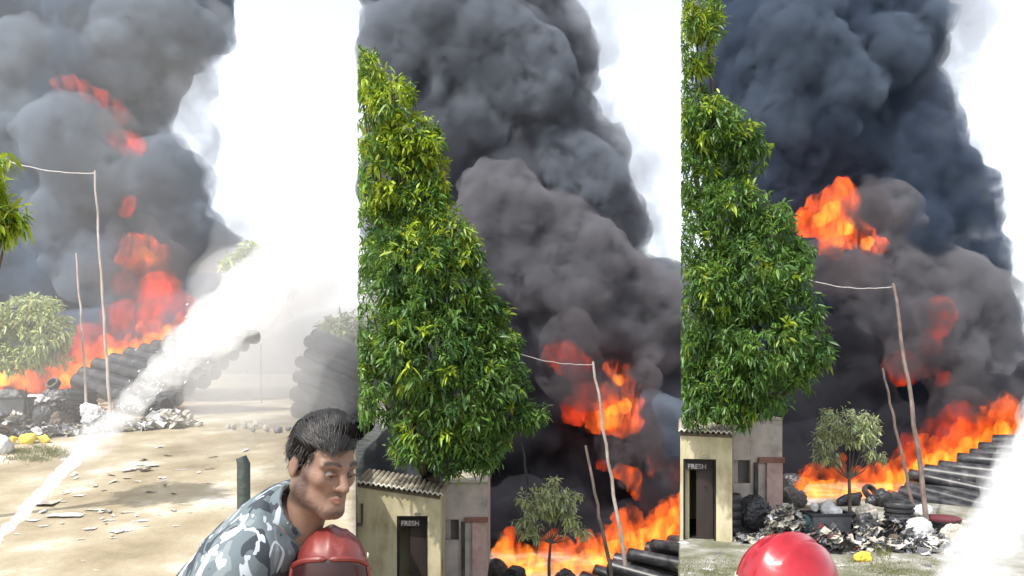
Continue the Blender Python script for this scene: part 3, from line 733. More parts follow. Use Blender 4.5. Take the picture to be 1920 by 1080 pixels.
M_LETTER = surf('faded_lettering', [(0.3, (0.05, 0.047, 0.05)), (0.5, (0.17, 0.16, 0.17)), (0.7, (0.28, 0.265, 0.27))], scale=9, rough=.8, bump=0)
def shed(px0, px1, d, zb, z_l, z_r, door, door_h, label, dep=3.2):
    """plastered hut: local x along the front, y into the depth, origin at the left front corner"""
    x0 = (px0 - 960) / F * d; w = (px1 - px0) / F * d
    r = empty('shed', (x0, d, zb), label, 'shed', 'yellow sheds', rz=-math.atan2(max(0, px0 - 960), F))
    th = 0.22
    def zt(x): return z_l + (z_r - z_l) * x / w
    a, b = [(q - px0) / F * d for q in door]
    m = MB()
    def slab(xa, xb, z0a, z0b, top=True):
        za, zb_ = (zt(xa), zt(xb)) if top else (z0a, z0b)
        lo = z0a if top else 0
        m.add([(xa, 0, lo), (xb, 0, lo), (xb, th, lo), (xa, th, lo), (xa, 0, za), (xb, 0, zb_), (xb, th, zb_), (xa, th, za)],
              [(0, 1, 5, 4), (1, 2, 6, 5), (2, 3, 7, 6), (3, 0, 4, 7), (4, 5, 6, 7), (3, 2, 1, 0)])
    slab(0, a, 0, 0); slab(b, w, 0, 0); slab(a, b, door_h, door_h)
    m.add([(0, th, 0), (th, th, 0), (th, dep, 0), (0, dep, 0), (0, th, z_l), (th, th, z_l), (th, dep, z_l), (0, dep, z_l)], [(0, 1, 5, 4), (1, 2, 6, 5), (2, 3, 7, 6), (3, 0, 4, 7), (4, 5, 6, 7)])
    m.add([(w - th, th, 0), (w, th, 0), (w, dep, 0), (w - th, dep, 0), (w - th, th, z_r), (w, th, z_r), (w, dep, z_r), (w - th, dep, z_r)], [(0, 1, 5, 4), (1, 2, 6, 5), (2, 3, 7, 6), (3, 0, 4, 7), (4, 5, 6, 7)])
    m.box(th, w - th, dep - th, dep, 0, z_l - .1)
    m.build('wall', M_CREAM, r)
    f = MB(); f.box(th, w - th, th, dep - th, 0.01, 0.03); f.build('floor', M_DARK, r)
    # skirting of damp, dark plaster
    # corrugated roof, rising to the back
    n = int(w / 0.126 * 8) + 8; v, q = [], []
    ov = 0.14
    rows = [(-ov, 0.0), (-ov + .05, .004), (dep * .5, .05), (dep + .1, .10)]
    for (y, dz) in rows:
        for i in range(n + 1):
            x = -0.02 + (w + .10) * i / n
            v.append((x, y, zt(x) + .05 + dz + 0.03 * math.sin(2 * math.pi * x / 0.126)))
    N = n + 1
    for j in range(len(rows) - 1):
        for i in range(n): q.append((j * N + i, j * N + i + 1, (j + 1) * N + i + 1, (j + 1) * N + i))
    me = np_mesh('roof', np.array(v), np.array(q), smooth=True, mats=(M_ROOF, M_SHEETEDGE))
    mi = np.zeros(len(me.polygons), np.int32); mi[:n] = 1
    me.polygons.foreach_set('material_index', mi)
    o = link('roof', me, r)
    sd = o.modifiers.new('thickness', 'SOLIDIFY'); sd.thickness = 0.035; sd.offset = 1
    # eave board below the sheet
    e = MB(); e.add([(0, -.03, z_l - .07), (w, -.03, z_r - .07), (w, -.004, z_r - .07), (0, -.004, z_l - .07), (0, -.03, z_l), (w, -.03, z_r), (w, -.004, z_r), (0, -.004, z_l)], [(0, 1, 5, 4), (1, 2, 6, 5), (2, 3, 7, 6), (3, 0, 4, 7), (4, 5, 6, 7), (3, 2, 1, 0)])
    e.build('eave_board', M_BROWNWOOD, r)
    # door frame, and a dark leaf standing ajar inside
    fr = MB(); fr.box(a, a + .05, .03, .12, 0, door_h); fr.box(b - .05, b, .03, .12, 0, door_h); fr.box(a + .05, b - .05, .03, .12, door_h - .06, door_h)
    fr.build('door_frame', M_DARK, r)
    dl = MB(); dl.box(0, (b - a) * .52, 0, .035, .02, door_h - .07)
    dr_ = dl.build('door', M_DARKWOOD, r, bevel=.006, loc=(b - .06 - (b - a) * .52, .2, 0), rot=(0, 0, rad(3)))
    sg = MB(); sg.box(a + .07, a + (b - a) * .76, .06, .075, door_h - .27, door_h - .065)
    so = sg.build('sign_board', M_DARK, r)
    text_on('lettering', 'FRESH', 0.165, M_LETTER, ((a + .07 + a + (b - a) * .76) / 2, .055, door_h - .245), (rad(90), 0, 0), so)
    hk = MB(); hk.box((a + b) / 2 + .05, (a + b) / 2 + .2, -.05, -.002, door_h + .04, door_h + .085); hk.build('lamp_bracket', M_ROOF, r, bevel=.01)
    return r, w, dep

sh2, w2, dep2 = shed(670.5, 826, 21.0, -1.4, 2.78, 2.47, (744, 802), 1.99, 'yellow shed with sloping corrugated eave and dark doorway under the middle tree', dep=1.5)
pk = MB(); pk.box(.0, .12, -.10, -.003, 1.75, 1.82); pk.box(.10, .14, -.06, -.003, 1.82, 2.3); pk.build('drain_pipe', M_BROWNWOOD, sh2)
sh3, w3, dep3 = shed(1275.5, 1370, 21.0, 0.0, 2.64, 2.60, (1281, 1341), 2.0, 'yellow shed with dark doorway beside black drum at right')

def rear_building(px0, px1, d, zb, ztop, label):
    x0 = (px0 - 960) / F * d; w = (px1 - px0) / F * d; h = ztop - zb
    r = empty('ruined_building', (x0, d, zb), label, 'building', 'soot-stained plaster buildings')
    m = MB(); dep = 3.0
    wa, wb, za, zc = 0.02 * w, 0.36 * w, h * .40, h * .62     # window opening
    m.box(0, wa, 0, .2, 0, h); m.box(wb, w, 0, .2, 0, h); m.box(wa, wb, 0, .2, 0, za); m.box(wa, wb, 0, .2, zc, h)
    m.box(w - .2, w, .2, dep, 0, h - .02); m.box(0, .2, .2, dep, 0, h - .02); m.box(.2, w - .2, dep - .2, dep, 0, h - .02)
    m.build('wall', M_PINK, r, bevel=.012)
    b = MB(); b.box(wa - .05, wb + .05, .24, .28, za - .05, zc + .05); b.build('window_shutter', surf_grey, r)
    p = MB(); p.box(.42 * w, .5 * w, -.10, -.004, 0, h * .6); p.build('buttress', M_SOOT, r, bevel=.02)
    c = MB(); c.box(.5 * w, w + .02, -.16, -.004, h * .60, h * .65); c.build('ledge', M_REDWOOD, r, bevel=.015)
    q = MB(); q.box(.66 * w, .98 * w, -.13, -.004, 0, h * .6); q.build('pier', M_PINK2, r, bevel=.02)
    s = MB(); s.box(-.01, w + .01, -.02, dep, h, h + .07); s.build('coping', M_ROOF, r, bevel=.015)
    return r
surf_grey = surf('grey_shutter', [(0.3, (0.10, 0.095, 0.09)), (0.7, (0.17, 0.16, 0.15))], scale=3, rough=0.85)
M_REDWOOD = surf('reddish_ledge', [(0.3, (0.16, 0.07, 0.05)), (0.7, (0.30, 0.15, 0.12))], scale=4, rough=0.85)
M_PINK2 = surf('pink_plaster', [(0.3, (0.36, 0.24, 0.22)), (0.5, (0.47, 0.33, 0.30)), (0.7, (0.53, 0.41, 0.38))], scale=3, rough=0.9, detail=8)
rear_building(830, 914, 23.0, -1.4, 4.1 - 208 / F * 23, 'soot-stained ruined plaster building right of the middle shed')
rear_building(1373.5, 1467, 23.0, 0.0, 4.1 - 88 / F * 23, 'soot-stained ruined plaster building beside the shed at right')

# ------------------------------------------------------------------ pipes
def pipe(A, B, r, label, group):
    A, B = Vector(A), Vector(B)
    o = empty('black_pipe', A, label, 'pipe', group)
    L = (B - A).length
    q = (B - A).to_track_quat('Z', 'Y').to_matrix().to_4x4()
    m = MB(); t = r * .13
    prof = [(r - t, .01), (r - t * .3, 0), (r, .012), (r, L * .25), (r * .992, L * .5), (r, L * .75), (r, L - .012), (r - t, L)]
    m.lathe(prof, 16, q); m.build('shell', M_PIPE, o, True)
    i = MB(); i.lathe([(r - t, .01), (r - t, .7), (0.001, .72)], 16, q); i.build('bore', M_PIPE_IN, o, True)
    i = MB(); i.lathe([(r - t, L), (r - t, L - .5), (0.001, L - .52)], 16, q); i.build('bore', M_PIPE_IN, o, True)
    return o

ORD = 'topmost,second,third,fourth,fifth,sixth,seventh,eighth,ninth,tenth,eleventh,twelfth,thirteenth,fourteenth'.split(',')
def pipe_stack(lst, dl, dr, r, label, group, seed, jit=0.0, vary=.12):
    """label = 'long black pipe', place"""
    rg = random.Random(seed); what, where = label
    for k, (xa, ya, xb, yb) in enumerate(lst):
        da = dl - 0.09 * k + rg.uniform(-1, 1) * jit * .01; db = dr - 0.14 * k
        lb = f'{what}, {ORD[k]}' + (' from the top ' if k else ' ') + where
        pipe(P(xa + rg.uniform(-1, 1) * jit, ya, da), P(xb, yb, db), r * rg.uniform(1 - vary, 1 + vary), lb, group)

pipe_stack([(1858, 830, 2010, 830), (1836, 842, 2005, 846), (1815, 852, 1990, 860), (1790, 862, 1980, 876), (1768, 876, 1960, 898), (1738, 886, 1930, 914), (1712, 890, 1900, 932), (1724, 908, 1885, 948), (1700, 912, 1868, 956), (1690, 924, 1850, 966), (1696, 942, 1840, 978), (1668, 928, 1800, 985), (1662, 946, 1775, 992), (1700, 962, 1800, 1004)], 28.8, 27.2, 0.25,
           ('long black pipe', 'in the burning stack at far right'), 'black pipes stacked at far right', 1, 8, .2)
pipe_stack([(1250, 1014, 1300, 1018), (1208, 1030, 1292, 1044), (1155, 1050, 1290, 1082), (1182, 1072, 1290, 1102), (1116, 1072, 1260, 1116), (1132, 1094, 1250, 1136), (1228, 1022, 1294, 1030), (1180, 1040, 1290, 1062), (1136, 1062, 1280, 1100), (1200, 1084, 1290, 1112), (1096, 1084, 1220, 1130)], 28.4, 27.6, 0.25,
           ('long black pipe', 'in the burning stack below the middle fire'), 'black pipes stacked in the middle', 2, 8, .2)
pipe_stack([(332, 628, 480, 632), (312, 638, 460, 648), (286, 648, 440, 664), (262, 656, 420, 680), (242, 664, 405, 698), (210, 676, 385, 714), (178, 684, 355, 728), (152, 700, 335, 748), (172, 716, 312, 762), (142, 714, 292, 768), (196, 738, 302, 778)], 29.2, 27.6, 0.24,
           ('long black pipe', 'in the burning stack behind the water jet'), 'black pipes stacked at left', 3, 7, .2)
pipe_stack([(604, 628, 690, 668), (592, 640, 690, 684), (584, 652, 690, 700), (578, 664, 690, 716), (573, 678, 690, 732), (569, 692, 690, 748), (567, 706, 690, 764), (566, 722, 690, 780), (566, 738, 690, 796), (568, 754, 680, 806), (572, 768, 670, 808)], 27.4, 25.0, 0.23,
           ('bluish dark pipe', 'in the pile behind the camouflaged man'), 'dark pipes piled behind the man', 4, 14, .3)

# ------------------------------------------------------------------ poles and wires
def pole(top, bot, dt, db, r, m, label, name='pole', group='leaning poles'):
    A, B = P(*bot, db), P(*top, dt)
    mb = MB(); n = 12
    rg = random.Random(int(top[0]))
    pts = [A.lerp(B, k / n) + Vector((rg.uniform(-1, 1), rg.uniform(-1, 1), 0)) * r * .6 * (0 < k < n) for k in range(n + 1)]
    mb.tube(pts, [r * (1.15 - .45 * k / n) for k in range(n + 1)], 8)
    return tag(mb.build(name, m, None, True), label, 'pole', group)

pole((178, 320), (207, 802), 24.5, 23.0, .042, M_POLE, 'tall pale pole in front of the left smoke')
pole((143, 475), (165, 790), 25.0, 24.0, .036, M_POLE, 'shorter pale pole left of the tall pole at far left')
pole((1112, 678), (1172, 1060), 24.0, 23.0, .05, M_POLE, 'tall pale pole holding the wire before the middle fireball')
pole((1098, 835), (1152, 1110), 23.5, 22.5, .05, M_POLED, 'shorter dark pole left of the tall pole in the middle')
# pole((1070, 848), (1076, 868), 24.0, 24.0, .03, M_POLED, 'short broken stick in the dark smoke')
pole((1675, 532), (1747, 1018), 24.0, 20.6, .06, M_POLED, 'tall dark pole holding the wire at far right')
pole((1655, 690), (1714, 960), 24.5, 24.0, .045, M_POLED, 'shorter dark pole left of the tall pole at far right')
pole((978, 830), (993, 925), 24.0, 24.0, .035, M_BLACK, 'thin black post behind the middle sapling')

def wire(A, B, sag, label):
    A, B = Vector(A), Vector(B); mb = MB(); n = 14
    rg = random.Random(3)
    mb.tube([A.lerp(B, k / n) + Vector((0, 0, -4 * sag * (k / n) * (1 - k / n) + rg.uniform(-.012, .012))) for k in range(n + 1)], .014, 6)
    return tag(mb.build('wire', M_WIRE, None, True), label, 'wire', 'wires tied to the poles')
wire(P(-60, 270, 24.5), P(178, 325, 24.5), .25, 'sagging wire at the left edge running to the tall pole')
wire(P(950, 655, 21.5), P(1111, 684, 24.0), .12, 'sagging wire from the middle tree to the pole')
wire(P(1500, 520, 21.5), P(1674, 538, 24.0), .14, 'sagging wire from the right tree to the pole')

# ------------------------------------------------------------------ scrap heap things
def gp(px, py, off=0.0):
    p = on_ground(px, py); p.z += off
    return p

def drum(px, py, rad_px, h_px, ribs, m, label, name='ribbed_drum'):
    p = gp(px, py); s = p.y / F; R = rad_px * s; Hh = h_px * s
    o = empty(name, p, label, 'drum')
    prof = [(R * .93, 0)]
    for k in range(ribs):
        z0 = Hh * k / ribs; z1 = Hh * (k + 1) / ribs
        prof += [(R * .9, z0 + .01), (R, z0 + (z1 - z0) * .3), (R, z0 + (z1 - z0) * .7), (R * .9, z1 - .01)]
    mb = MB(); mb.lathe(prof + [(R * .86, Hh)], 24); mb.build('shell', m, o, True)
    mb = MB(); mb.lathe([(R * .86, Hh), (R * .82, Hh + .02), (R * .8, Hh - .05), (.001, Hh - .05)], 24); mb.build('lid', M_BLACK, o, True)
    return o

def bag(px, py, w_px, h_px, m, label, name='plastic_sack', cat='sack', seed=0, lumps=6, group=None, off=0.0):
    p = gp(px, py, off); s = p.y / F; rg = random.Random(seed)
    wv, hv = w_px * s / 2, h_px * s
    balls = [(0, 0, hv * .45, min(wv, hv * .5) * .9)]
    for k in range(lumps):
        a = rg.uniform(-1, 1)
        rr = rg.uniform(.35, .55) * min(wv, hv * .55)
        balls.append((a * (wv - rr), rg.uniform(-.4, .4) * wv, rr * .8 + rg.random() ** 1.5 * max(.01, hv - 1.9 * rr), rr))
    me = blob_mesh(name, balls, max(.018, .6 * s * 2.2), [(.22, .05), (.09, .035)], (m,), .10, .08, seed)
    o = link(name, me, None, p)
    o.scale = (1, .8, 1)
    return tag(o, label, cat, group)

def crumple(size, seed, n=5, amp=.2):
    rg = np.random.default_rng(seed)
    g = np.stack(np.meshgrid(np.linspace(-.5, .5, n), np.linspace(-.5, .5, n), indexing='ij'), -1).reshape(-1, 2)
    g = g + rg.normal(0, .06, g.shape)
    z = np.abs(rg.normal(0, amp, len(g))) * (1 - 1.2 * np.abs(g).max(1))
    v = np.column_stack([g[:, 0] * size[0], g[:, 1] * size[1], (z + .02) * size[2]])
    q = [(i * n + j, (i + 1) * n + j, (i + 1) * n + j + 1, i * n + j + 1) for i in range(n - 1) for j in range(n - 1)]
    return v, np.array(q)

SCRAP_ME = {}
def scrap(px, py, w_px, m, seed, label, group, hgt=.5, name='plastic_scrap', cat='scrap'):
    p = gp(px, py, .0); s = p.y / F
    key = (seed % 6, m.name)
    if key not in SCRAP_ME:
        v, q = crumple((1, .9, .5), seed % 6 + 40, 6, .35); SCRAP_ME[key] = np_mesh(name, v, q, smooth=False, mats=(m,))
    o = link(name, SCRAP_ME[key], None, p, (0, 0, seed * 1.7))
    o.scale = (w_px * s, w_px * s * .8, w_px * s * hgt)
    return tag(o, label, cat, group)

def heap(name, px, py, w_px, h_px, mats, seed, n, label, piece=.22):
    flat = .4 if h_px < 6 else 1.0; sig = .5 if h_px < 6 else .33
    """a loose heap of torn sheets nobody could count"""
    p = gp(px, py); s = p.y / F; rg = np.random.default_rng(seed)
    V, Q, mi = [], [], []; off = 0
    for k in range(n):
        a = rg.normal(0, sig); a = max(-1, min(1, a)); b = rg.normal(0, .3 if flat == 1.0 else 1.1)
        top = h_px * s * max(0, 1 - a * a) * max(0, 1 - min(1, b * b * .8))
        z = top * rg.random() ** .6
        v, q = crumple((piece * rg.uniform(.5, 1.6), piece * rg.uniform(.4, 1.2), piece * flat * rg.uniform(.3, .9)), int(rg.integers(1e6)), 4, .4)
        R = np.array(Matrix.Rotation(rg.uniform(0, 6.3), 3, 'Z') @ Matrix.Rotation(rg.uniform(-1.1, 1.1) * flat, 3, 'X') @ Matrix.Rotation(rg.uniform(-.8, .8) * flat, 3, 'Y'))
        v = v @ R.T + np.array([a * w_px * s / 2, b * w_px * s * .35, z])
        if flat < 1: v[:, 2] += ground_z(p.x + a * w_px * s / 2, p.y + b * w_px * s * .35) - p.z + .02
        V.append(v); Q.append(q + off); off += len(v); mi += [int(rg.integers(len(mats)))] * len(q)
    me = np_mesh(name, np.concatenate(V), np.concatenate(Q), smooth=False, mats=mats)
    me.polygons.foreach_set('material_index', np.array(mi, np.int32))
    return tag(link(name, me, None, p), label, 'litter heap', kind='stuff')

def bin_box(px, py, w_px, h_px, label, legs=True):
    p = gp(px, py); s = p.y / F; w, hh = w_px * s, h_px * s
    o = empty('grey_bin', p, label, 'bin', rz=.12)
    m = MB(); v = []
    for z, e in ((0, .86), (hh * .72, 1.0)):
        for sx, sy in ((-1, -1), (1, -1), (1, 1), (-1, 1)): v.append((sx * w / 2 * e, sy * w * .3 * e, z))
    m.add(v, [(0, 1, 5, 4), (1, 2, 6, 5), (2, 3, 7, 6), (3, 0, 4, 7), (3, 2, 1, 0)]); m.build('tub', M_GREYPL, o, bevel=.03)
    m = MB(); m.box(-w / 2 - .03, w / 2 + .03, -w * .3 - .03, -w * .3 + .02, hh * .68, hh * .75); m.box(-w / 2 - .03, w / 2 + .03, w * .3 - .02, w * .3 + .03, hh * .68, hh * .75)
    m.box(-w / 2 - .03, -w / 2 + .02, -w * .3 + .021, w * .3 - .021, hh * .68, hh * .75); m.box(w / 2 - .02, w / 2 + .03, -w * .3 + .021, w * .3 - .021, hh * .68, hh * .75)
    m.build('rim', M_BLACK, o, bevel=.012)
    return o

def tyre(px, py, d, r_px, label, rot):
    p = P(px, py, d); R = r_px * d / F
    mb = MB(); pr = [(R * .62, -.07), (R * .68, -.1), (R * .92, -.1), (R, -.07), (R, .07), (R * .92, .1), (R * .68, .1), (R * .62, .07), (R * .62, -.07)]
    mb.lathe(pr, 28)
    return tag(mb.build('tyre', M_BLACK, None, True, loc=p, rot=rot), label, 'tyre')

# right-hand yard
drum(1686, 1005, 27, 62, 7, M_BLACK, 'ribbed black drum in front of the right pipe stack')
drum(1374, 1003, 17, 76, 5, M_BLACK, 'tall narrow black drum beside the right shed door', 'black_drum')
bag(1412, 1000, 70, 84, M_BLACK, 'big sooty black sack heap against the ruined wall at right', 'black_sack', seed=3)
bag(1432, 998, 34, 40, M_GREYPL, 'small grey sack in front of the black sack heap', 'grey_sack', seed=4, off=.02)
bin_box(1550, 1012, 78, 70, 'grey bin half buried in torn sheets under the sapling at right')
bag(1552, 1012, 66, 26, M_WHITE, 'white cloth lying on top of the grey bin at right', 'white_cloth', 'cloth', seed=5, off=.58)
bag(1508, 1015, 34, 62, M_TEAL, 'dark teal tarp bundle left of the grey bin', 'tarp_bundle', 'tarp', seed=6)
bag(1625, 1005, 40, 44, M_PALE, 'grey-white sack between the sapling and the ribbed drum', seed=7, off=.28)
bag(1628, 1022, 46, 62, M_BLACK, 'black sack between the sapling and the ribbed drum', 'black_sack', seed=8)
bag(1724, 1022, 60, 54, M_WHITE, 'white sack heap left of the pole foot at right', seed=9)
bag(1788, 1030, 78, 50, M_PALE, 'broad cream sack right of the pole foot', seed=10)
bag(1735, 975, 44, 26, M_WHITE, 'white sack on the scrap behind the pole foot', seed=12, off=.05)
p_ = gp(1768, 1008); s_ = p_.y / F
ob = empty('maroon_tub', p_, 'dark maroon tub in front of the right pipe stack', 'tub')
mb = MB(); mb.lathe([(.30, 0), (.36, .3), (.40, .42), (.42, .42), (.42, .46), (.39, .46)], 24); mb.build('shell', M_BLACK, ob, True)
mb = MB(); mb.lathe([(.43, .455), (.43, .5), (.36, .53), (.001, .55)], 24); mb.build('lid', M_MAROON, ob, True)
p_ = gp(1810, 1000)
ob = empty('white_box', p_, 'small pale carton beside the water spray at right', 'carton', rz=.5)
mb = MB(); mb.box(-.22, .22, -.16, .16, .02, .3); mb.build('body', M_PALE, ob, bevel=.01)
mb = MB(); mb.box(-.23, .0, -.17, .17, .302, .315); mb.build('flap', M_PALE, ob)
bag(1620, 1052, 40, 14, M_YELLOW, 'crumpled yellow plastic bag on the ground at right', 'yellow_bag', 'bag', seed=13)
tyre(1631, 922, 27.6, 15, 'charred tyre leaning in the flames at right', (rad(52), rad(14), .3))
bag(1490, 925, 50, 40, M_BLACK, 'charred lump at the left end of the right fire', 'charred_lump', 'rubbish', seed=14)
bag(1482, 950, 60, 40, M_SOOT, 'sooty rubbish beside the ruined building at right', 'charred_lump', 'rubbish', seed=15)
bag(1600, 948, 60, 26, M_BLACK, 'black rubbish behind the grey bin at right', 'charred_lump', 'rubbish', seed=16)
bag(1655, 950, 60, 34, M_BLACK, 'black rubbish under the charred tyre', 'charred_lump', 'rubbish', seed=17)
heap('litter', 1472, 1016, 100, 66, (M_PALE, M_WHITE, M_BLACK, M_GREYPL, M_BROWNWOOD, M_PALE), 31, 330, 'tangled heap of torn sheets behind the red helmet')
heap('litter', 1625, 1024, 70, 40, (M_PALE, M_WHITE, M_BLACK, M_GREYPL), 32, 160, 'torn sheets beside the sapling trunk')
heap('litter', 1755, 1034, 150, 26, (M_WHITE, M_PALE, M_BLACK, M_WHITE), 33, 240, 'torn white sheets round the pole foot', .2)
heap('litter', 1670, 1030, 120, 14, (M_PALE, M_BLACK, M_GREYPL, M_WHITE), 34, 160, 'loose litter along the foot of the scrap heap', .2)
heap('litter', 1420, 1015, 90, 10, (M_PALE, M_BLACK, M_GREYPL), 35, 90, 'loose litter in front of the ruined building', .2)

# left-hand yard
heap('litter', 20, 818, 110, 40, (M_PALE, M_WHITE, M_BLACK, M_GREYPL, M_BROWNWOOD), 39, 150, 'torn sheets before the grey bin at the left edge', .24)
heap('litter', 1552, 1034, 130, 44, (M_PALE, M_BLACK, M_GREYPL, M_BROWNWOOD, M_MAROON), 40, 170, 'torn sheets before the grey bin at right', .2)
heap('litter', 1690, 1018, 170, 40, (M_BLACK, M_GREYPL, M_BROWNWOOD, M_PALE, M_BLACK), 41, 300, 'dark torn rubbish along the foot of the right pipe stack', .26)
heap('litter', 1600, 1000, 150, 34, (M_BLACK, M_BLACK, M_GREYPL, M_PALE), 42, 240, 'charred rubbish behind the right sapling', .24)
heap('litter', 120, 790, 200, 36, (M_BLACK, M_GREYPL, M_PALE, M_BROWNWOOD), 43, 300, 'dark torn rubbish before the left pipe stack', .26)
heap('litter', 200, 930, 330, 3, (M_PALE, M_WHITE, M_PALE, M_WHITE), 44, 16, 'pale bits strewn over the sand beside the water jet', .13)
heap('litter', 300, 870, 260, 3, (M_WHITE, M_PALE, M_WHITE), 45, 14, 'white bits strewn over the sand beyond the water jet', .2)
heap('litter', 160, 1000, 300, 2, (M_PALE, M_WHITE), 46, 10, 'pale bits strewn over the near sand', .08)
drum(155, 790, 26, 58, 6, M_BLACK, 'ribbed black drum in front of the left pipe stack')
bin_box(16, 794, 76, 66, 'grey bin half buried in torn sheets at the left edge')
bag(15, 794, 60, 24, M_WHITE, 'white cloth lying on the grey bin at the left edge', 'white_cloth', 'cloth', seed=25, off=.62)
bag(68, 785, 52, 40, M_WHITE, 'white sack right of the grey bin at left', seed=26, off=.1)
bag(82, 800, 36, 54, M_BLACK, 'black sack below the white sack at left', 'black_sack', seed=27)
bag(176, 802, 44, 46, M_WHITE, 'bright white sack before the ribbed drum at left', seed=28)
bag(206, 800, 36, 30, M_PALE, 'pale sack beside the tall pole foot at left', seed=29)
bag(190, 760, 40, 20, M_WHITE, 'white sheet on the pipes beside the left drum', seed=30, off=.1)
bag(238, 772, 50, 22, M_MAROON, 'maroon bundle at the foot of the left pipe stack', 'maroon_bundle', 'bundle', seed=31)
bag(110, 772, 60, 46, M_BLACK, 'black rubbish left of the ribbed drum at left', 'charred_lump', 'rubbish', seed=32)
bag(105, 812, 20, 40, M_BROWNWOOD, 'brown rag bundle on the left yard', 'rag_bundle', 'bundle', seed=33)
bag(55, 832, 76, 20, M_YELLOW, 'flattened yellow plastic on the grass at left', 'yellow_bag', 'bag', seed=34)
bag(4, 850, 30, 34, M_WHITE, 'white bundle at the left edge below the bench', seed=35)
tyre(100, 720, 28.0, 13, 'charred tyre in the flames at left', (rad(50), rad(10), -.4))
heap('litter', 120, 812, 190, 12, (M_PALE, M_WHITE, M_BLACK, M_GREYPL), 36, 240, 'loose litter along the left scrap heap', .24)
heap('litter', 240, 806, 120, 14, (M_WHITE, M_PALE, M_WHITE), 37, 120, 'white litter beside the tall pole at left', .26)
heap('litter', 320, 800, 110, 26, (M_PALE, M_WHITE, M_PALE), 38, 120, 'white sheets under the water jet', .34)
bag(470, 806, 130, 14, M_PALE, 'long pale mound beyond the man', 'pale_mound', 'mound', seed=36)
bag(520, 812, 110, 12, M_GREYPL, 'long grey mound beyond the man', 'grey_mound', 'mound', seed=37)

# middle yard
bag(855, 1088, 70, 70, M_BLACK, 'sooty black sack heap against the ruined wall in the middle', 'black_sack', seed=41)
bag(880, 1082, 50, 60, M_SOOT, 'charred lump right of the black sacks in the middle', 'charred_lump', 'rubbish', seed=42)
bag(930, 1085, 60, 40, M_SOOT, 'charred rubbish at the left end of the middle fire', 'charred_lump', 'rubbish', seed=43)
bag(970, 1092, 50, 34, M_BLACK, 'black rubbish in front of the middle fire', 'charred_lump', 'rubbish', seed=44)
bag(1060, 1095, 50, 30, M_BLACK, 'black rubbish right of the middle sapling', 'charred_lump', 'rubbish', seed=45)

# scraps strewn on the ground
rg = random.Random(77)
W_ = [(155, 928, 28), (180, 955, 34), (90, 940, 70), (125, 965, 60), (170, 990, 30), (240, 960, 24), (270, 975, 30), (215, 1008, 16), (150, 1010, 20), (230, 995, 36), (275, 985, 20), (85, 985, 24), (60, 975, 26), (300, 965, 14), (350, 945, 26), (35, 1000, 18), (255, 940, 20), (120, 940, 18), (205, 975, 22), (330, 985, 20), (200, 935, 14), (95, 1015, 12), (160, 1050, 12), (180, 1068, 16), (310, 900, 18), (70, 912, 16), (390, 905, 22), (340, 880, 20), (245, 905, 14)]
for k, (x, y, w) in enumerate(W_):
    scrap(x, y, w, M_PALE if k % 3 else M_WHITE, 10 + k, 'crumpled pale scrap lying on the sand in front of the water jet', 'pale scraps on the sand', .14)
for k in range(34):
    x, y = rg.uniform(1276, 1900), rg.uniform(1012, 1078)
    scrap(x, y, rg.uniform(9, 24), (M_PALE, M_WHITE, M_GREYPL)[k % 3], 60 + k, 'torn sheet lying on the rubble ground at right', 'torn sheets on the right yard', .4)

# puddles and pale wet patches
M_WET = surf('wet_mud', [(0.3, (0.27, 0.23, 0.165)), (0.5, (0.36, 0.32, 0.25)), (0.7, (0.47, 0.44, 0.37))], scale=2.4, rough=0.6, bump=0.1, spec=0.9)
def patch(name, px, py, w, h, m, seed, kind='structure', lift=.012):
    n = 80; rgl = random.Random(seed); ph = [rgl.uniform(0, 6.3) for _ in range(4)]
    v = [gp(px, py, lift + .02)]
    for k in range(n):
        a = 2 * math.pi * k / n
        rr = 1 + .22 * math.sin(2 * a + ph[0]) + .14 * math.sin(3 * a + ph[1]) + .10 * math.sin(5 * a + ph[2]) + .09 * math.sin(9 * a + ph[3]) + .07 * math.sin(13 * a + ph[0]) + rgl.uniform(-.05, .05)
        q = gp(px + w / 2 * rr * math.cos(a), py + h / 2 * rr * math.sin(a), lift + .02); v.append(q)
    me = bpy.data.meshes.new(name); me.from_pydata(v, [], [(0, 1 + (k + 1) % n, 1 + k) for k in range(n)]); me.materials.append(m)
    return tag(link(name, me), kind=kind)
# grass patches
M_GRASS = leaf_mat('grass_blade')
def grass(px0, px1, py0, py1, n, seed, hgt=.12):
    rgn = np.random.default_rng(seed); V, T, C = [], [], []
    cen = [(rgn.uniform(px0, px1), rgn.uniform(py0, py1)) for _ in range(14)]
    for k in range(n):
        c = cen[int(rgn.integers(14))]
        p = np.array(gp(min(px1 + 8, max(px0 - 8, c[0] + rgn.normal(0, (px1 - px0) * .12))), min(1150, max(py0 - 4, c[1] + rgn.normal(0, (py1 - py0) * .14))), -.02))
        a = rgn.uniform(0, 6.3); w = .012; h = hgt * rgn.uniform(.5, 1.5)
        dx = np.array([math.cos(a), math.sin(a), 0])
        b = len(V) * 3
        V.append([p - dx * w, p + dx * w, p + np.array([rgn.normal(0, .05), rgn.normal(0, .05), h])]); T.append((b, b + 1, b + 2))
        C += [np.array([.16, .17, .07]) * rgn.uniform(.6, 1.3)] * 3
    me = np_mesh('grass', np.array(V).reshape(-1, 3), None, np.array(T), False, (M_GRASS,), np.array(C))
    return tag(link('grass', me), kind='stuff')
grass(15, 125, 838, 862, 3200, 1, .06)
grass(1580, 1780, 1052, 1084, 2600, 2, .05)
grass(1276, 1400, 1048, 1084, 2200, 3, .05)
grass(1640, 1665, 1020, 1045, 160, 4, .2)

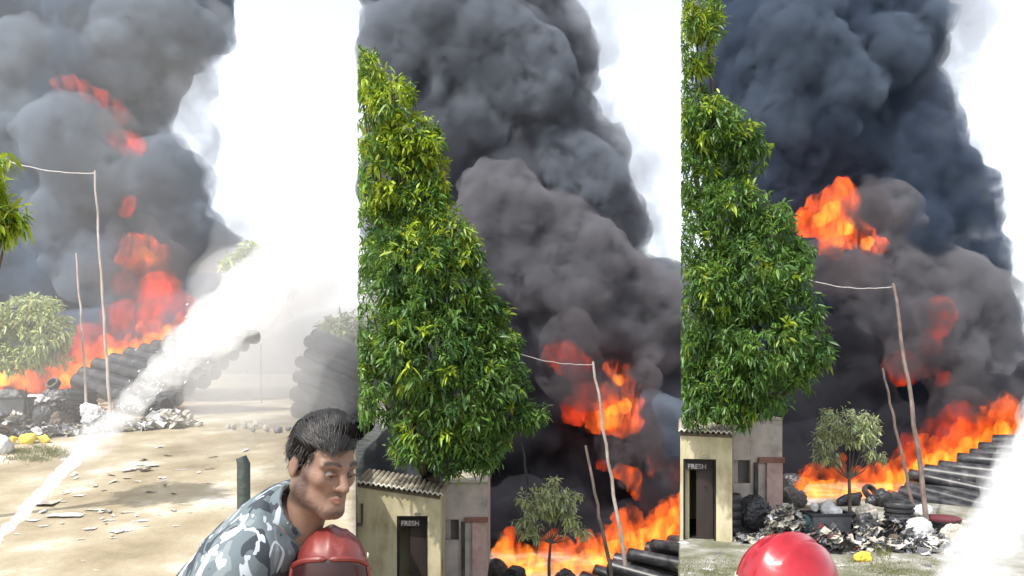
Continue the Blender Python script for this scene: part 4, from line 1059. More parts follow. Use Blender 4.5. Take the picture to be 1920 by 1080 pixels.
# ------------------------------------------------------------------ water
JET = smoke_mat('water_jet_white', (0.99, 0.99, 0.995), 5.0, 0.06, wisp=(7, .3, .65, 1.8))
SPRAY = smoke_mat('water_spray_white', (0.985, 0.988, 0.996), 0.55, 0.012, wisp=(1.6, .36, .66, 1.9))
SPRAY_THIN = smoke_mat('water_spray_thin', (0.95, 0.955, 0.97), 0.5, 0.008, wisp=(2.2, .36, .66, 2.0))
MIST = smoke_mat('mist_white', (0.995, 0.995, 1.0), 0.10, 0)
MIST2 = smoke_mat('mist_thin', (0.995, 0.995, 1.0), 0.024, 0)  # thin mist added to wash out the tones across the left view
for m_ in (JET, SPRAY):
    for n_ in m_.node_tree.nodes:
        if n_.type == 'BSDF_DIFFUSE': n_.inputs['Color'].default_value = (.9, .9, .92, 1)

def stream(path, n, jit, seed):
    """path rows: px, py, d, radius px"""
    rgl = random.Random(seed); out = []
    for k in range(n):
        t = k / (n - 1) * (len(path) - 1); i = min(int(t), len(path) - 2); t -= i
        x, y, d, r = [path[i][j] + (path[i + 1][j] - path[i][j]) * t for j in range(4)]
        p = P(x, y, d); R = r * d / F
        out.append((p.x + rgl.uniform(-1, 1) * R * jit, p.y + rgl.uniform(-1, 1) * R * jit, p.z + rgl.uniform(-1, 1) * R * jit, R * rgl.uniform(.75, 1.1)))
    return out
jet = empty('water_jet', P(-30, 1040, 5.5), 'white jet of fire hose water arching over the left yard', 'water jet', 'fire hose jets')
me = blob_mesh('stream', stream([(-40, 1050, 5.6, 6), (40, 965, 6.6, 6), (110, 890, 8.0, 8), (170, 830, 9.6, 9)], 110, .35, 1), .02, [(.16, .03)], (JET,), .04, .05, 5)
link('stream', me, jet, here=True)
me = blob_mesh('spray', stream([(140, 862, 8.8, 8), (215, 785, 11, 13), (280, 722, 13, 19), (350, 655, 16, 28), (420, 596, 19, 40), (500, 540, 22, 54), (590, 490, 25, 66)], 130, .3, 2), .08, [(.6, .16), (.25, .08)], (SPRAY,), .12, .15, 6)
link('spray', me, jet, here=True)
me = blob_mesh('mist', puffs([(470, 560, 90, 0), (540, 530, 100, 1), (600, 560, 80, 0), (500, 640, 90, 0), (450, 660, 80, -1), (500, 730, 80, -1), (560, 470, 80, 1), (640, 520, 60, 0), (420, 560, 60, 2), (400, 720, 60, -2), (460, 460, 50, 2)], 22.5), .22, [(2.0, .5), (.8, .2)], (MIST,), .5, .4, 7)
tag(link('mist', me), kind='stuff')
me = blob_mesh('mist', puffs([(60, 600, 200, 0), (160, 400, 180, 0), (260, 600, 180, 0), (100, 200, 180, 0), (300, 300, 130, 0), (350, 720, 160, -2), (130, 780, 140, -2), (500, 800, 140, -4), (250, 60, 180, 0), (600, 740, 50, -2), (50, 30, 160, 0)], 18.5), .35, [(2.5, .5)], (MIST2,), .8, .4, 8)
tag(link('mist', me), kind='stuff')
me = blob_mesh('mist', puffs([(430, 720, 60, 0), (490, 715, 70, 0.5), (540, 730, 60, 0.5), (400, 735, 46, -.5), (560, 690, 56, 1), (600, 720, 56, 1), (640, 700, 50, 1), (600, 650, 60, .2), (650, 640, 60, .2), (620, 760, 50, .2)], 24.0), .2, [(1.8, .4), (.7, .15)], (smoke_mat('mist_grey', (0.60, 0.61, 0.63), 0.30, 0),), .5, .4, 17)
tag(link('mist', me), kind='stuff')
me = blob_mesh('mist', puffs([(440, 640, 90, 0), (500, 600, 100, 0), (570, 620, 100, 0), (640, 600, 80, 0), (560, 540, 100, 0), (620, 680, 70, 0), (520, 700, 60, 0), (680, 640, 50, 0), (450, 560, 80, 0), (640, 530, 70, 0)], 36), .3, [(2.4, .6), (.9, .2)], (smoke_mat('mist_far', (0.99, 0.99, 1.0), 0.30, 0),), .5, .4, 19)
tag(link('mist', me), kind='stuff')
def drops(name, path, n, seed, rmax, m, parent):
    rgl = np.random.default_rng(seed); V, T = [], []
    for k in range(n):
        t = rgl.random() ** .8 * (len(path) - 1); i = min(int(t), len(path) - 2); u = t - i
        a = [path[i][j] + (path[i + 1][j] - path[i][j]) * u for j in range(4)]
        p = np.array(P(*a[:3])); q = np.array(P(*[path[i + 1][j] for j in range(3)])) - np.array(P(*[path[i][j] for j in range(3)])); q /= np.linalg.norm(q)
        R = a[3] * a[2] / F * rgl.normal(0, .62); an = rgl.uniform(0, 6.3)
        sx = np.array([q[1], -q[0], 0]); sx /= np.linalg.norm(sx); sz = np.cross(q, sx)
        p = p + (sx * math.cos(an) + sz * math.sin(an)) * R
        w = rmax * a[2] / 10 * rgl.uniform(.3, 1); Ln = w * rgl.uniform(3, 14); b = len(V)
        V += [p - q * Ln, p + sx * w, p + sz * w, p - (sx + sz) * w * .6, p + q * Ln]
        T += [(b, b + 1, b + 2), (b, b + 2, b + 3), (b, b + 3, b + 1), (b + 4, b + 2, b + 1), (b + 4, b + 3, b + 2), (b + 4, b + 1, b + 3)]
    o = link(name, np_mesh(name, np.array(V), None, np.array(T), False, (m,)), parent, here=True); o['kind'] = 'stuff'
M_DROP = surf('water_drop', [(.3, (.75, .76, .78)), (.7, (.85, .86, .88))], scale=5, rough=.25, bump=0)
drops('water_drops', [(-40, 1050, 5.6, 7), (40, 965, 6.6, 10), (110, 890, 8.0, 14), (170, 830, 9.6, 20), (215, 785, 11, 26), (280, 722, 13, 36), (350, 655, 16, 50), (420, 596, 19, 64)], 500, 3, .009, M_DROP, jet)
jet3 = empty('water_jet', P(1760, 1130, 7), 'grey-white spray of fire hose water at the right edge', 'water jet', 'fire hose jets')
me = blob_mesh('spray', stream([(1785, 1170, 6.5, 40), (1828, 1070, 8, 42), (1875, 980, 10, 42), (1925, 890, 13, 44), (1980, 800, 17, 50), (2040, 700, 21, 60)], 90, .25, 3), .05, [(.5, .14), (.2, .06)], (SPRAY_THIN,), .12, .12, 9)
link('spray', me, jet3, here=True)

# ------------------------------------------------------------------ people on the fire engine
def cap(p, a, b, ra, rb=None):
    """distance to a tapered capsule"""
    rb = ra if rb is None else rb
    a = np.array(a, float); b = np.array(b, float); ab = b - a
    t = np.clip(((p - a) @ ab) / (ab @ ab), 0, 1)
    return np.linalg.norm(p - a - t[..., None] * ab, axis=-1) - (ra + (rb - ra) * t)

def ell(p, c, r):
    q = (p - np.array(c, float)) / np.array(r, float)
    k = np.linalg.norm(q, axis=-1)
    return (k - 1) * min(r) * .5 + (k - 1) * .5 * np.mean(r)

def mk(name, fn, lo, hi, h, mats, colfn=None, chunk=None):
    g, n = grid_pts(lo, hi, h)
    f = fn(g.reshape(-1, 3)).reshape(tuple(n)).astype(np.float32)
    v, q = surface_nets(f, lo, h)
    return np_mesh(name, v, q, smooth=True, mats=mats, col=colfn(v) if colfn else None)

def head_sdf(p):
    a = np.abs(p[:, 0]); m = np.column_stack([a, p[:, 1], p[:, 2]])
    d = ell(p, (0, -.012, .035), (.077, .098, .092))
    d = smin(d, ell(p, (0, .03, -.035), (.062, .066, .088)), .03)
    d = smin(d, cap(m, (.056, .0, -.06), (.014, .078, -.104), .026, .024), .025)         # jaw
    d = smin(d, ell(p, (0, .083, -.104), (.022, .018, .018)), .02)                        # chin
    d = smin(d, cap(m, (.012, .093, .018), (.05, .074, .020), .011, .010), .014)          # brow ridge
    d = smin(d, cap(m, (.045, .066, -.022), (.058, .035, -.015), .018, .015), .02)        # cheekbone
    s = np.linalg.norm(m - np.array([.032, .100, -.004]), axis=1) - .0165                 # eye socket
    d = -smin(-d, s, .014)
    d = smin(d, cap(p, (0, .092, .010), (0, .117, -.034), .0085, .0125), .010)            # nose bridge to tip
    d = smin(d, np.linalg.norm(m - np.array([.0125, .103, -.037]), axis=1) - .0085, .007)  # nostril wings
    d = smin(d, cap(m, (.002, .101, -.064), (.021, .091, -.066), .0062, .0035), .005)     # upper lip
    d = smin(d, cap(m, (.0, .100, -.0755), (.018, .091, -.0725), .0072, .004), .005)      # lower lip
    d = -smin(-d, cap(m, (.0, .1065, -.0695), (.020, .096, -.0695), .0016, .0012), .003)  # mouth line
    e = ell(m, (.079, -.014, -.010), (.008, .019, .030))                                  # ear
    e = -smin(-e, ell(m, (.090, -.008, -.008), (.007, .013, .020)), .006)
    d = smin(d, e, .008)
    d = smin(d, cap(p, (0, -.012, -.07), (0, -.045, -.22), .056, .062), .035)             # neck
    return d

def head_cols(v, skin=(.205, .120, .086), beard=(.022, .016, .014)):
    """skin and stubble: the beard's and brows' own colour"""
    n1 = fbm(v * 55, 3, 3); n2 = fbm(v * 160, 9, 2)
    a = np.abs(v[:, 0]); c = np.tile(np.array(skin), (len(v), 1)) * (1 + .10 * n1[:, None] + .05 * n2[:, None])
    def mix(c, k, w): return c * (1 - w[:, None]) + np.array(k) * w[:, None]
    def ss(x, lo, hi): t = np.clip((x - lo) / (hi - lo), 0, 1); return t * t * (3 - 2 * t)
    jaw = ss(-v[:, 2] + .55 * np.clip(.06 - v[:, 1], -.02, .05) + .010 * n2, .072, .10)              # along the jaw, rising to the ear
    side = ss(a, .050, .062) * ss(v[:, 1], -.012, .010) * (1 - ss(v[:, 1], .038, .055)) * ss(.045 - v[:, 2], 0, .02) * ss(v[:, 2] + .13, 0, .02)
    mous = ss(.012 - np.abs(v[:, 2] + .054 + .15 * a), 0, .008) * ss(.034 - a, 0, .008) * ss(v[:, 1], .07, .08)
    neck = ss(v[:, 2], -.125, -.105)
    c = mix(c, beard, np.clip(np.maximum(jaw * neck * .7, side * .75) * (.85 + .3 * n2), 0, .95))
    c = mix(c, beard, np.clip(mous * .3 * (.8 + .4 * n2), 0, .85))
    brow = ss(.0075 - np.abs(v[:, 2] - .0215 - .006 * np.cos((a - .034) * 60)), 0, .005) * ss(a, .010, .016) * (1 - ss(a, .052, .060)) * ss(v[:, 1], .05, .065)
    c = mix(c, (.02, .015, .013), np.clip(brow * .95, 0, .95))
    lip = ss(.009 - np.abs(v[:, 2] + .0695), 0, .004) * ss(.024 - a, 0, .006) * ss(v[:, 1], .085, .092)
    c = mix(c, (.30, .12, .10), lip * .6)
    return np.clip(c, .004, .9)

def skin_mat(name):
    m, n, l, out = mat(name)
    at = n.new('ShaderNodeAttribute'); at.attribute_name = 'tint'
    b = n.new('ShaderNodeBsdfPrincipled'); b.inputs['Roughness'].default_value = .62
    b.inputs['Subsurface Weight'].default_value = .05; b.inputs['Subsurface Radius'].default_value = (.01, .004, .002)
    t2 = noise(n, l, 220, 3); bp = n.new('ShaderNodeBump'); bp.inputs['Strength'].default_value = .4; bp.inputs['Distance'].default_value = .003
    l.new(t2.outputs['Fac'], bp.inputs['Height']); l.new(bp.outputs[0], b.inputs['Normal'])
    l.new(at.outputs['Color'], b.inputs['Base Color']); l.new(b.outputs[0], out.inputs['Surface'])
    return m
M_SKIN = skin_mat('skin')

def torso_sdf(p, arms=True, legs=True, hands=True, grow=0.0):
    a = np.abs(p[:, 0]); m = np.column_stack([a, p[:, 1], p[:, 2]])
    d = ell(p, (0, -.035, -.40), (.165, .115, .20))
    d = smin(d, cap(m, (.03, -.045, -.255), (.165, -.04, -.285), .068, .066), .05)
    d = smin(d, cap(m, (.03, -.045, -.19), (.13, -.045, -.262), .045, .035), .05)
    d = smin(d, ell(p, (0, -.035, -.64), (.145, .105, .17)), .06)
    d = smin(d, ell(p, (0, -.04, -.80), (.160, .115, .12)), .06)
    if arms:
        d = smin(d, cap(m, (.195, -.04, -.30), (.245, -.03, -.58), .055, .045), .03)
        d = smin(d, cap(m, (.245, -.03, -.58), (.215, .17, -.72), .043, .030), .02)
    if hands:
        d = smin(d, ell(m, (.208, .215, -.755), (.022, .045, .04)), .02)
        for k in range(4):
            b0 = np.array([.225 - .004 * k, .245 - .012 * k, -.745 - .018 * k]); b1 = b0 + np.array([-.018, .038 - .004 * abs(k - 1), -.012]); b2 = b1 + np.array([-.03, .006, -.012])
            d = smin(d, np.minimum(cap(m, b0, b1, .0095, .0085), cap(m, b1, b2, .0085, .007)), .004)
        d = smin(d, cap(m, (.195, .215, -.73), (.165, .255, -.74), .011, .008), .006)
    if legs:
        d = smin(d, cap(m, (.09, -.04, -.86), (.10, -.01, -1.24), .085, .058), .04)
        d = smin(d, cap(m, (.10, -.01, -1.24), (.10, -.05, -1.62), .056, .038), .02)
        d = smin(d, cap(m, (.10, -.06, -1.655), (.115, .12, -1.67), .038, .03), .02)
    return d - grow

MKC = {}
def arr(key, fn, lo, hi, h):
    if key not in MKC:
        g, n = grid_pts(lo, hi, h)
        MKC[key] = surface_nets(fn(g.reshape(-1, 3)).reshape(tuple(n)).astype(np.float32), lo, h)
    return MKC[key]

def person(loc, yaw_head, pitch, yaw_body, lean, label, shirt_m, trouser_m, full=True, tilt=0.0, back=0.0):
    """origin at the head's centre; the body is one skin, clothes are separate shells"""
    loc = Vector(loc)
    r = empty('person', loc, label, 'person')
    Rb = Matrix.Rotation(rad(back), 4, 'X') @ Matrix.Rotation(rad(lean), 4, 'Y') @ Matrix.Rotation(rad(yaw_body), 4, 'Z')
    Rh = Matrix.Rotation(rad(yaw_head), 4, 'Z') @ Matrix.Rotation(rad(tilt), 4, 'Y') @ Matrix.Rotation(rad(pitch), 4, 'X')
    pv = Vector((0, -.03, -.17))                              # the pivot of the neck
    hh = .0042 if full else .009
    hv, hq = arr(('head', hh), head_sdf, (-.11, -.13, -.24), (.11, .145, .14), hh)
    n = len(hv)
    hc = head_cols(hv)
    bv, bq = arr('body', lambda p: torso_sdf(p), (-.33, -.2, -1.74), (.33, .34, -.1), .016)
    nb = len(bv)
    Rbn = np.array(Rb.to_3x3()); Rhn = np.array(Rh.to_3x3()); pvn = np.array(pv)
    hw = hv @ Rhn.T
    off = np.array((-.022, 0, .012)) if full else np.zeros(3)
    bw = (bv - pvn) @ Rbn.T + np.array(Rh.to_3x3() @ pv) + off
    me = np_mesh('body', np.concatenate([hw, bw]), np.concatenate([hq, bq + n]), smooth=True, mats=(M_SKIN,), col=np.concatenate([hc, np.tile((.205, .120, .086), (nb, 1))]))
    body = link('body', me, r)
    def shell(name, fn, lo, hi, h, m):
        c, q = arr((name, h), fn, lo, hi, h)
        c = (c - pvn) @ Rbn.T + np.array(Rh.to_3x3() @ pv) + off
        return link(name, np_mesh(name, c, q, smooth=True, mats=(m,)), r)
    def shirt(p):
        w = .008 * fbm(p * np.array([9, 9, 5]), 4, 3) + .006 * np.sin(p[:, 2] * 46 + 9 * fbm(p * 7, 8, 2)) * np.clip((-p[:, 2] - .3) * 4, 0, 1)
        d = torso_sdf(p, True, False, False, .024) - w
        d = np.maximum(d, -(p[:, 2] + .93)); d = np.maximum(d, p[:, 2] + .165 + .30 * np.maximum(0, p[:, 1] + .045))
        return np.maximum(d, -cap(p, (0, -.03, -.05), (0, -.045, -.26), .060, .062))
    shell('shirt', shirt, (-.36, -.24, -.98), (.36, .3, -.12), .0095 if full else .016, shirt_m)
    def collar(p):
        q = p - np.array([0, -.036, -.188]); rr = np.sqrt(q[:, 0] ** 2 + q[:, 1] ** 2)
        zz = q[:, 2] + .30 * q[:, 1]
        d = np.maximum(np.abs(rr - (.074 - .10 * zz)) - .006, np.abs(zz - .012) - .034)
        return np.maximum(d, .03 - np.hypot(q[:, 0], np.minimum(0, .10 - q[:, 1]) * 1.0 + 0) if False else d)
    shell('collar', collar, (-.12, -.16, -.29), (.12, .09, -.1), .005 if full else .007, shirt_m)
    def trousers(p):
        d = torso_sdf(p, False, True, False, .020)
        return np.maximum(np.maximum(d, p[:, 2] + .86), -(p[:, 2] + 1.60))
    shell('trousers', trousers, (-.3, -.24, -1.66), (.3, .2, -.82), .018, trouser_m)
    return r, Rh

def camo(name):
    m, n, l, out = mat(name)
    b = n.new('ShaderNodeBsdfPrincipled'); b.inputs['Roughness'].default_value = .85
    t1 = noise(n, l, 9, 2, .5, dist=.6, stretch=(1.3, 1.3, .6)); t2 = noise(n, l, 13, 2, .5, dist=.8, stretch=(1.4, 1.4, .55))
    r1 = ramp(n, [(0, (.030, .038, .050)), (.43, (.105, .135, .150)), (.56, (.17, .20, .215))], 'CONSTANT')
    r2 = ramp(n, [(0, (0, 0, 0)), (.585, (1, 1, 1))], 'CONSTANT')
    mx = n.new('ShaderNodeMixRGB'); mx.inputs['Color2'].default_value = (.38, .42, .46, 1)
    l.new(t1.outputs['Fac'], r1.inputs['Fac']); l.new(t2.outputs['Fac'], r2.inputs['Fac'])
    l.new(r1.outputs[0], mx.inputs['Color1']); l.new(r2.outputs[0], mx.inputs['Fac']); l.new(mx.outputs[0], b.inputs['Base Color'])
    t3 = noise(n, l, 30, 5); bp = n.new('ShaderNodeBump'); bp.inputs['Strength'].default_value = .25; bp.inputs['Distance'].default_value = .01
    l.new(t3.outputs['Fac'], bp.inputs['Height']); l.new(bp.outputs[0], b.inputs['Normal']); l.new(b.outputs[0], out.inputs['Surface'])
    return m
M_CAMO = camo('camouflage_cloth')
M_NAVYCLOTH = surf('navy_cloth', [(0.3, (.02, .022, .03)), (.7, (.05, .055, .07))], scale=8, rough=.9)
M_KHAKI = surf('khaki_cloth', [(0.3, (.20, .15, .08)), (.7, (.30, .23, .13))], scale=8, rough=.9)
M_HAIR = surf('black_hair', [(0.3, (.008, .007, .007)), (.55, (.018, .016, .015)), (.75, (.05, .047, .044))], scale=26, rough=.45, bump=0, stretch=(1, 1, .3))
M_EYE = surf('eye', [(0.3, (.17, .15, .145)), (.7, (.22, .20, .195))], scale=9, rough=.5, spec=.2, bump=0)
M_IRIS = surf('iris', [(0.3, (.012, .008, .006)), (.7, (.03, .018, .012))], scale=30, rough=.35, spec=.3, bump=0)

man, Rh = person(P(603, 870, 2.32), -131, -13, -106, 41, 'young bearded man in blue-grey camouflage shirt with swept black hair, looking right', M_CAMO, M_NAVYCLOTH, tilt=-4, back=30)
# eyes
for sx in (-1, 1):
    e = MB()
    e.lathe([(.0001, -.0115)] + [(.0115 * math.cos(t), .0115 * math.sin(t)) for t in np.linspace(-1.4, 1.4, 9)] + [(.0001, .0115)], 16)
    c = Rh @ Vector((sx * .032, .0815, -.004))
    eo = e.build('eye', M_EYE, man, True, loc=c)
    i = MB(); i.lathe([(.0001, .0122), (.0035, .0120), (.0057, .0105), (.0057, .009)], 14, Matrix.Rotation(rad(-90), 4, 'X'))
    io = i.build('iris', M_IRIS, eo, True, rot=(Rh @ Matrix.Rotation(rad(-4), 4, 'Z')).to_euler())
    ld = MB()                                                  # upper lid
    pts = [Vector((sx * .032 + .0145 * math.cos(t), .0835 + .0085 * math.sin(max(0, math.sin(t)) * 1.4), -.004 + .0040 * math.sin(t) - .0005)) for t in np.linspace(.15, math.pi - .15, 9)]
    ld.tube([p + Vector((0, .004, 0)) for p in pts], [.0016] + [.0036] * 7 + [.0016], 8)
    lo_ = ld.build('eyelid', M_SKIN, man, True); lo_.rotation_euler = Rh.to_euler()
    k = len(lo_.data.vertices); at_ = lo_.data.attributes.new('tint', 'FLOAT_COLOR', 'POINT'); at_.data.foreach_set('color', np.tile(np.array([.13, .07, .048, 1], np.float32), k))

# hair: a close cap with many tapered locks swept forward and up
def hair_cap(p):
    a = np.abs(p[:, 0])
    d = ell(p, (0, -.014, .042), (.0825, .104, .098))
    d = smin(d, ell(p, (0, .030, .108), (.058, .062, .032)), .03)
    d = d - .004 * fbm(p * np.array([40, 16, 30]), 6, 3)
    line = np.where(p[:, 1] > .045, .062 - .25 * np.maximum(0, a - .045), np.where(p[:, 1] > .005, .062 - (.05 - p[:, 1]) * 1.9, -.022 - (.0 - np.minimum(.005, p[:, 1])) * .55))
    return np.maximum(d, -(p[:, 2] - line))
hm = mk('hair', hair_cap, (-.11, -.14, -.12), (.11, .13, .17), .0045, (surf('hair_roots', [(.3, (.006, .005, .005)), (.7, (.012, .011, .010))], scale=60, rough=1.0, bump=0, spec=0.0),))
ho = link('hair', hm, man); ho.rotation_euler = Rh.to_euler()
rgh = np.random.default_rng(5); V, Q = [], []
for k in range(6500):
    top = k < 4900
    u = rgh.normal(0, 1, 3); u /= np.linalg.norm(u)
    if top:
        u[2] = abs(u[2]) + .22; u /= np.linalg.norm(u)
        p0 = np.array([0, -.010, .050]) + u * np.array([.074, .094, .090]) + np.array([0, 0, .030 * max(0, u[1] + .45) * max(0, u[2])])
        flow = np.array([.35 * u[0] + .30, .9, .10 + .25 * max(0, -u[1])])
        flow -= u * (flow @ u) * .75
        d0 = flow / np.linalg.norm(flow) * .9 + u * rgh.uniform(.10, .38) + rgh.normal(0, .10, 3)
        Ln = rgh.uniform(.040, .075); wd = rgh.uniform(.0005, .0013); bend = .95
    else:
        if u[1] > .62: continue
        p0 = np.array([0, -.014, .040]) + u * np.array([.081, .102, .095])
        if p0[2] > .075 or p0[2] < -.035 + .5 * max(0, p0[1]): continue
        if p0[1] > .0 and p0[2] < .0: continue
        d0 = u * .22 + np.array([0, -.30, -.75]) + rgh.normal(0, .1, 3)
        Ln = rgh.uniform(.012, .028); wd = rgh.uniform(.0009, .0018); bend = .2
    d0 /= np.linalg.norm(d0); s_ = np.cross(d0, u); s_ /= np.linalg.norm(s_)
    b = len(V)
    for j, t in enumerate((0, .33, .66, 1.0)):
        c = p0 + d0 * Ln * t - u * bend * Ln * t * t * .55 + np.array([0, 0, -1]) * Ln * t * t * .18
        w = wd * (1, 1, .75, .1)[j]
        V += [c - s_ * w, c + u * w * .7, c + s_ * w]
    for j in range(3):
        for i in range(2): Q.append((b + j * 3 + i, b + j * 3 + i + 1, b + j * 3 + i + 4, b + j * 3 + i + 3))
lk = link('hair_locks', np_mesh('hair_locks', np.array(V), np.array(Q), smooth=True, mats=(M_HAIR,)), man); lk.rotation_euler = Rh.to_euler(); lk['kind'] = 'stuff'

# helmets
def gloss(name, c1, c2, rough=.22):
    return surf(name, [(.22, tuple(x * .45 for x in c1)), (.36, c1), (.62, c2), (.8, tuple(x + .05 for x in c2))], scale=14, rough=rough, bump=.12, bscale=60, coat=.35, detail=9, bdist=.004)
M_RED = gloss('red_helmet', (.24, .004, .011), (.33, .006, .016), .3)
M_ORANGERED = gloss('orange_red_helmet', (.12, .014, .011), (.17, .022, .017), .5)
M_VISOR = surf('smoked_visor', [(.3, (.02, .008, .009)), (.7, (.05, .016, .018))], scale=3, rough=.2, bump=0)
M_CREAMPL = surf('cream_trim', [(.3, (.62, .58, .50)), (.7, (.75, .71, .63))], scale=5, rough=.5, bump=0)

def helmet(loc, rot, m, label, visor=False, cheek=True, size=1.0):
    r = empty('fire_helmet', loc, label, 'helmet'); r.rotation_euler = rot; r.scale = (size,) * 3
    nt, npz = 30, 56; v, q = [], []
    for i in range(nt + 1):
        th = math.pi / 2 * 1.10 * i / nt
        for j in range(npz):
            ph = 2 * math.pi * j / npz
            x = .130 * math.sin(th) * math.cos(ph); y = .152 * math.sin(th) * math.sin(ph); z = .136 * math.cos(th)
            comb = .011 * math.exp(-(x / .019) ** 2) * max(0.0, math.sin(min(math.pi, (th if y < 0 else th) * 1.7 + .8)) if z > .02 else 0)
            side = .004 * math.exp(-((abs(x) - .055) / .008) ** 2) * (1 if z > .06 else 0)
            kk = 1 + (comb + side) / .14
            v.append((x * kk, y * kk, z * kk))
        if i: q += [((i - 1) * npz + j, i * npz + j, i * npz + (j + 1) % npz, (i - 1) * npz + (j + 1) % npz) for j in range(npz)]
    sh = link('shell', np_mesh('shell', np.array(v), np.array(q), smooth=True, mats=(m,)), r)
    md = sh.modifiers.new('thickness', 'SOLIDIFY'); md.thickness = .004
    b = MB(); pr = []
    n = 56; v, f = [], []
    for j in range(n):
        ph = 2 * math.pi * j / n; bk = max(0, -math.sin(ph)); ft = max(0, math.sin(ph))
        ex = .022 + .028 * bk ** 2 + .018 * ft ** 3; dz = -.030 - .020 * bk ** 2
        for (e, z) in ((.0, -.014), (ex, dz), (ex, dz - .005), (-.003, -.024)):
            v.append(((.129 + e) * math.cos(ph), (.150 + e) * math.sin(ph), z))
    for j in range(n):
        for i in range(4): f.append((j * 4 + i, j * 4 + (i + 1) % 4, ((j + 1) % n) * 4 + (i + 1) % 4, ((j + 1) % n) * 4 + i))
    b.add(v, f); b.build('brim', m, r, True)
    t = MB(); v, f = [], []
    for j in range(n):
        ph = 2 * math.pi * j / n
        for (e, z) in ((.0022, .004), (.0042, .004), (.0042, -.012), (.0022, -.012)): v.append(((.130 + e) * math.cos(ph), (.152 + e) * math.sin(ph), z))
    for j in range(n):
        for i in range(4): f.append((j * 4 + i, j * 4 + (i + 1) % 4, ((j + 1) % n) * 4 + (i + 1) % 4, ((j + 1) % n) * 4 + i))
    t.add(v, f); t.build('band', M_CREAMPL if not visor else m, r, True)
    for s in (-1, 1):
        k = MB(); k.lathe([(.0001, .006), (.010, .005), (.012, 0)], 12, Matrix.Translation((s * .134, .02, .03)) @ Matrix.Rotation(s * rad(90), 4, 'Y')); k.build('rivet', M_CREAMPL, r, True)
    if visor:                                   # smoked face shield with a thick rim, open below the shell
        v, f = [], []; nu, nv2 = 20, 14
        for a in range(nv2 + 1):
            for c in range(nu + 1):
                ph = rad(90) + rad(64) * (c / nu * 2 - 1); tz = .052 - .24 * a / nv2
                e = .018 + .012 * math.sin(a / nv2 * math.pi)
                v.append(((.130 + e) * math.cos(ph), (.152 + e) * math.sin(ph), tz - .045 * abs(c / nu * 2 - 1) ** 2.5))
        N = nu + 1
        for a in range(nv2):
            for c in range(nu): f.append((a * N + c, a * N + c + 1, (a + 1) * N + c + 1, (a + 1) * N + c))
        vz = link('visor', np_mesh('visor', np.array(v), np.array(f), smooth=True, mats=(M_VISOR,)), r)
        md = vz.modifiers.new('thickness', 'SOLIDIFY'); md.thickness = .003
        edge = [v[a * N] for a in range(nv2, -1, -1)] + [v[c] for c in range(1, nu)] + [v[a * N + nu] for a in range(nv2 + 1)]
        e = MB(); e.tube([Vector(p) * 1.01 for p in edge], .011, 8); e.build('visor_rim', m, r, True)
    return r

h2 = P(620, 1066, 2.32)
p2, _ = person(h2, -172, 0, -172, 0, 'person in an orange-red helmet with dark visor beside the bearded man', M_KHAKI, M_NAVYCLOTH, full=False)
p2.scale = (.72,) * 3
helmet(h2 + Vector((0, .01, .012)), (0, 0, rad(-172)), M_ORANGERED, 'orange-red helmet with a dark smoked visor beside the bearded man', visor=True, size=.72)
h3 = P(1477, 1094, 2.36)
p3, _ = person(h3, -24, -5, -10, 0, 'person seen from behind in a glossy red helmet facing the right fire', M_KHAKI, M_NAVYCLOTH, full=False)
helmet(h3 + Vector((0, 0, .0)), (rad(-8), rad(4), rad(-55)), M_RED, 'glossy red helmet seen from behind in front of the right fire')

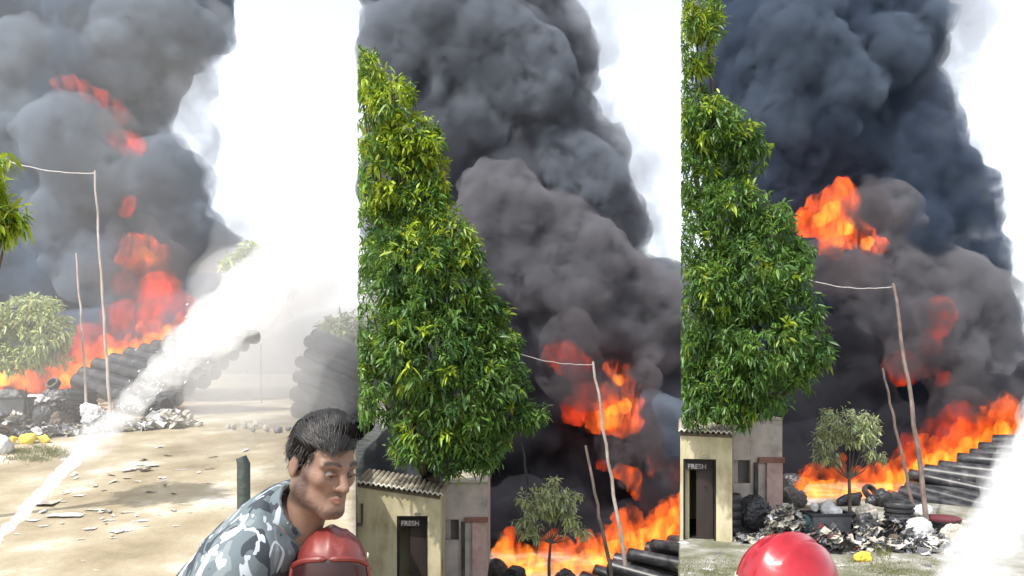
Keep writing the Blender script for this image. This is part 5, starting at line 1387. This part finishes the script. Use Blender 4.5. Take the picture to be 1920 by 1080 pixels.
# the fire engine they stand on
fe = empty('fire_engine', (0, 2.4, 1.2), 'fire engine deck with a dark guard rail post beside the bearded man', 'fire engine')
m = MB(); m.box(-2.2, -.3, 1.2, 2.95, 1.98, 2.16); m.build('deck', M_RED, fe, bevel=.02, here=True)
m = MB(); m.box(-2.2, -.3, 2.953, 4.0, 1.45, 1.64); m.build('deck', M_RED, fe, bevel=.02, here=True)
m = MB(); m.box(-.297, 1.6, 1.2, 3.4, 1.66, 1.86); m.build('deck', M_RED, fe, bevel=.02, here=True)
m = MB(); m.box(-2.1, 1.5, 1.3, 3.3, .55, 1.44); m.build('body', M_RED, fe, bevel=.03, here=True)
for x in (-1.6, 1.0):
    for y in (1.28, 3.06):
        m = MB(); m.lathe([(.2, -.12), (.45, -.12), (.5, -.08), (.5, .08), (.45, .12), (.2, .12)], 24, Matrix.Translation((x, y + .1, .5)) @ Matrix.Rotation(rad(90), 4, 'Y')); m.build('wheel', M_BLACK, fe, True, here=True)
a = P(452, 857, 2.75)
m = MB(); m.tube([(a.x + .015, a.y, 2.16), (a.x + .008, a.y, a.z - .02), (a.x, a.y, a.z)], [.021, .021, .017], 14); m.build('guard_rail_post', surf('dark_green_post', [(.3, (.02, .03, .026)), (.7, (.06, .075, .066))], scale=8, rough=.5), fe, True, here=True)

drops('water_drops', [(1785, 1170, 6.5, 46), (1828, 1070, 8, 50), (1875, 980, 10, 50), (1925, 890, 13, 54)], 300, 4, .007, M_DROP, jet3)

# thin soot drifting in front of the fireballs, and their hottest hearts
for pl, sd, lst in ((plume1, 71, [(250, 450, 34, 0), (320, 500, 36, 0), (200, 520, 36, 0), (260, 570, 40, 0)]), (plume1, 74, [(215, 235, 26, 0)]),
                    (plume2, 72, [(1075, 640, 46, 0), (1105, 730, 40, -.2), (1200, 720, 34, 0), (1160, 830, 40, 0), (1215, 880, 36, 0), (1060, 700, 40, 0), (1250, 930, 34, 0), (1195, 800, 26, 0)]),
                    (plume3, 75, [(1545, 490, 40, 0), (1580, 510, 30, 0)]), (plume3, 76, [(1625, 390, 38, 0)]), (plume3, 73, [(1735, 600, 40, 0), (1780, 690, 40, 0), (1700, 660, 36, 0), (1760, 650, 30, 0), (1800, 770, 40, -.6), (1880, 750, 40, -.6)])):
    billow(pl, puffs(lst, 32.3), SM_VEIL, sd, bumps=[(1.6, .5), (.7, .22)], label='thin soot drifting before the fireballs')
for fr, lst in ((fire1, [(270, 478, 13, 0), (288, 488, 10, 0)]), (fire2, [(1150, 780, 16, 0), (1168, 765, 12, 0), (1135, 790, 10, 0), (1160, 715, 9, 0)]), (fire3, [(1560, 395, 14, 0), (1540, 410, 12, 0), (1585, 425, 12, 0), (1570, 450, 9, 0), (1625, 455, 8, 0)])):
    flame(fr, puffs(lst, 33.4), FL_YELLOW, 91, .06, 'hot yellow heart of the fireball')
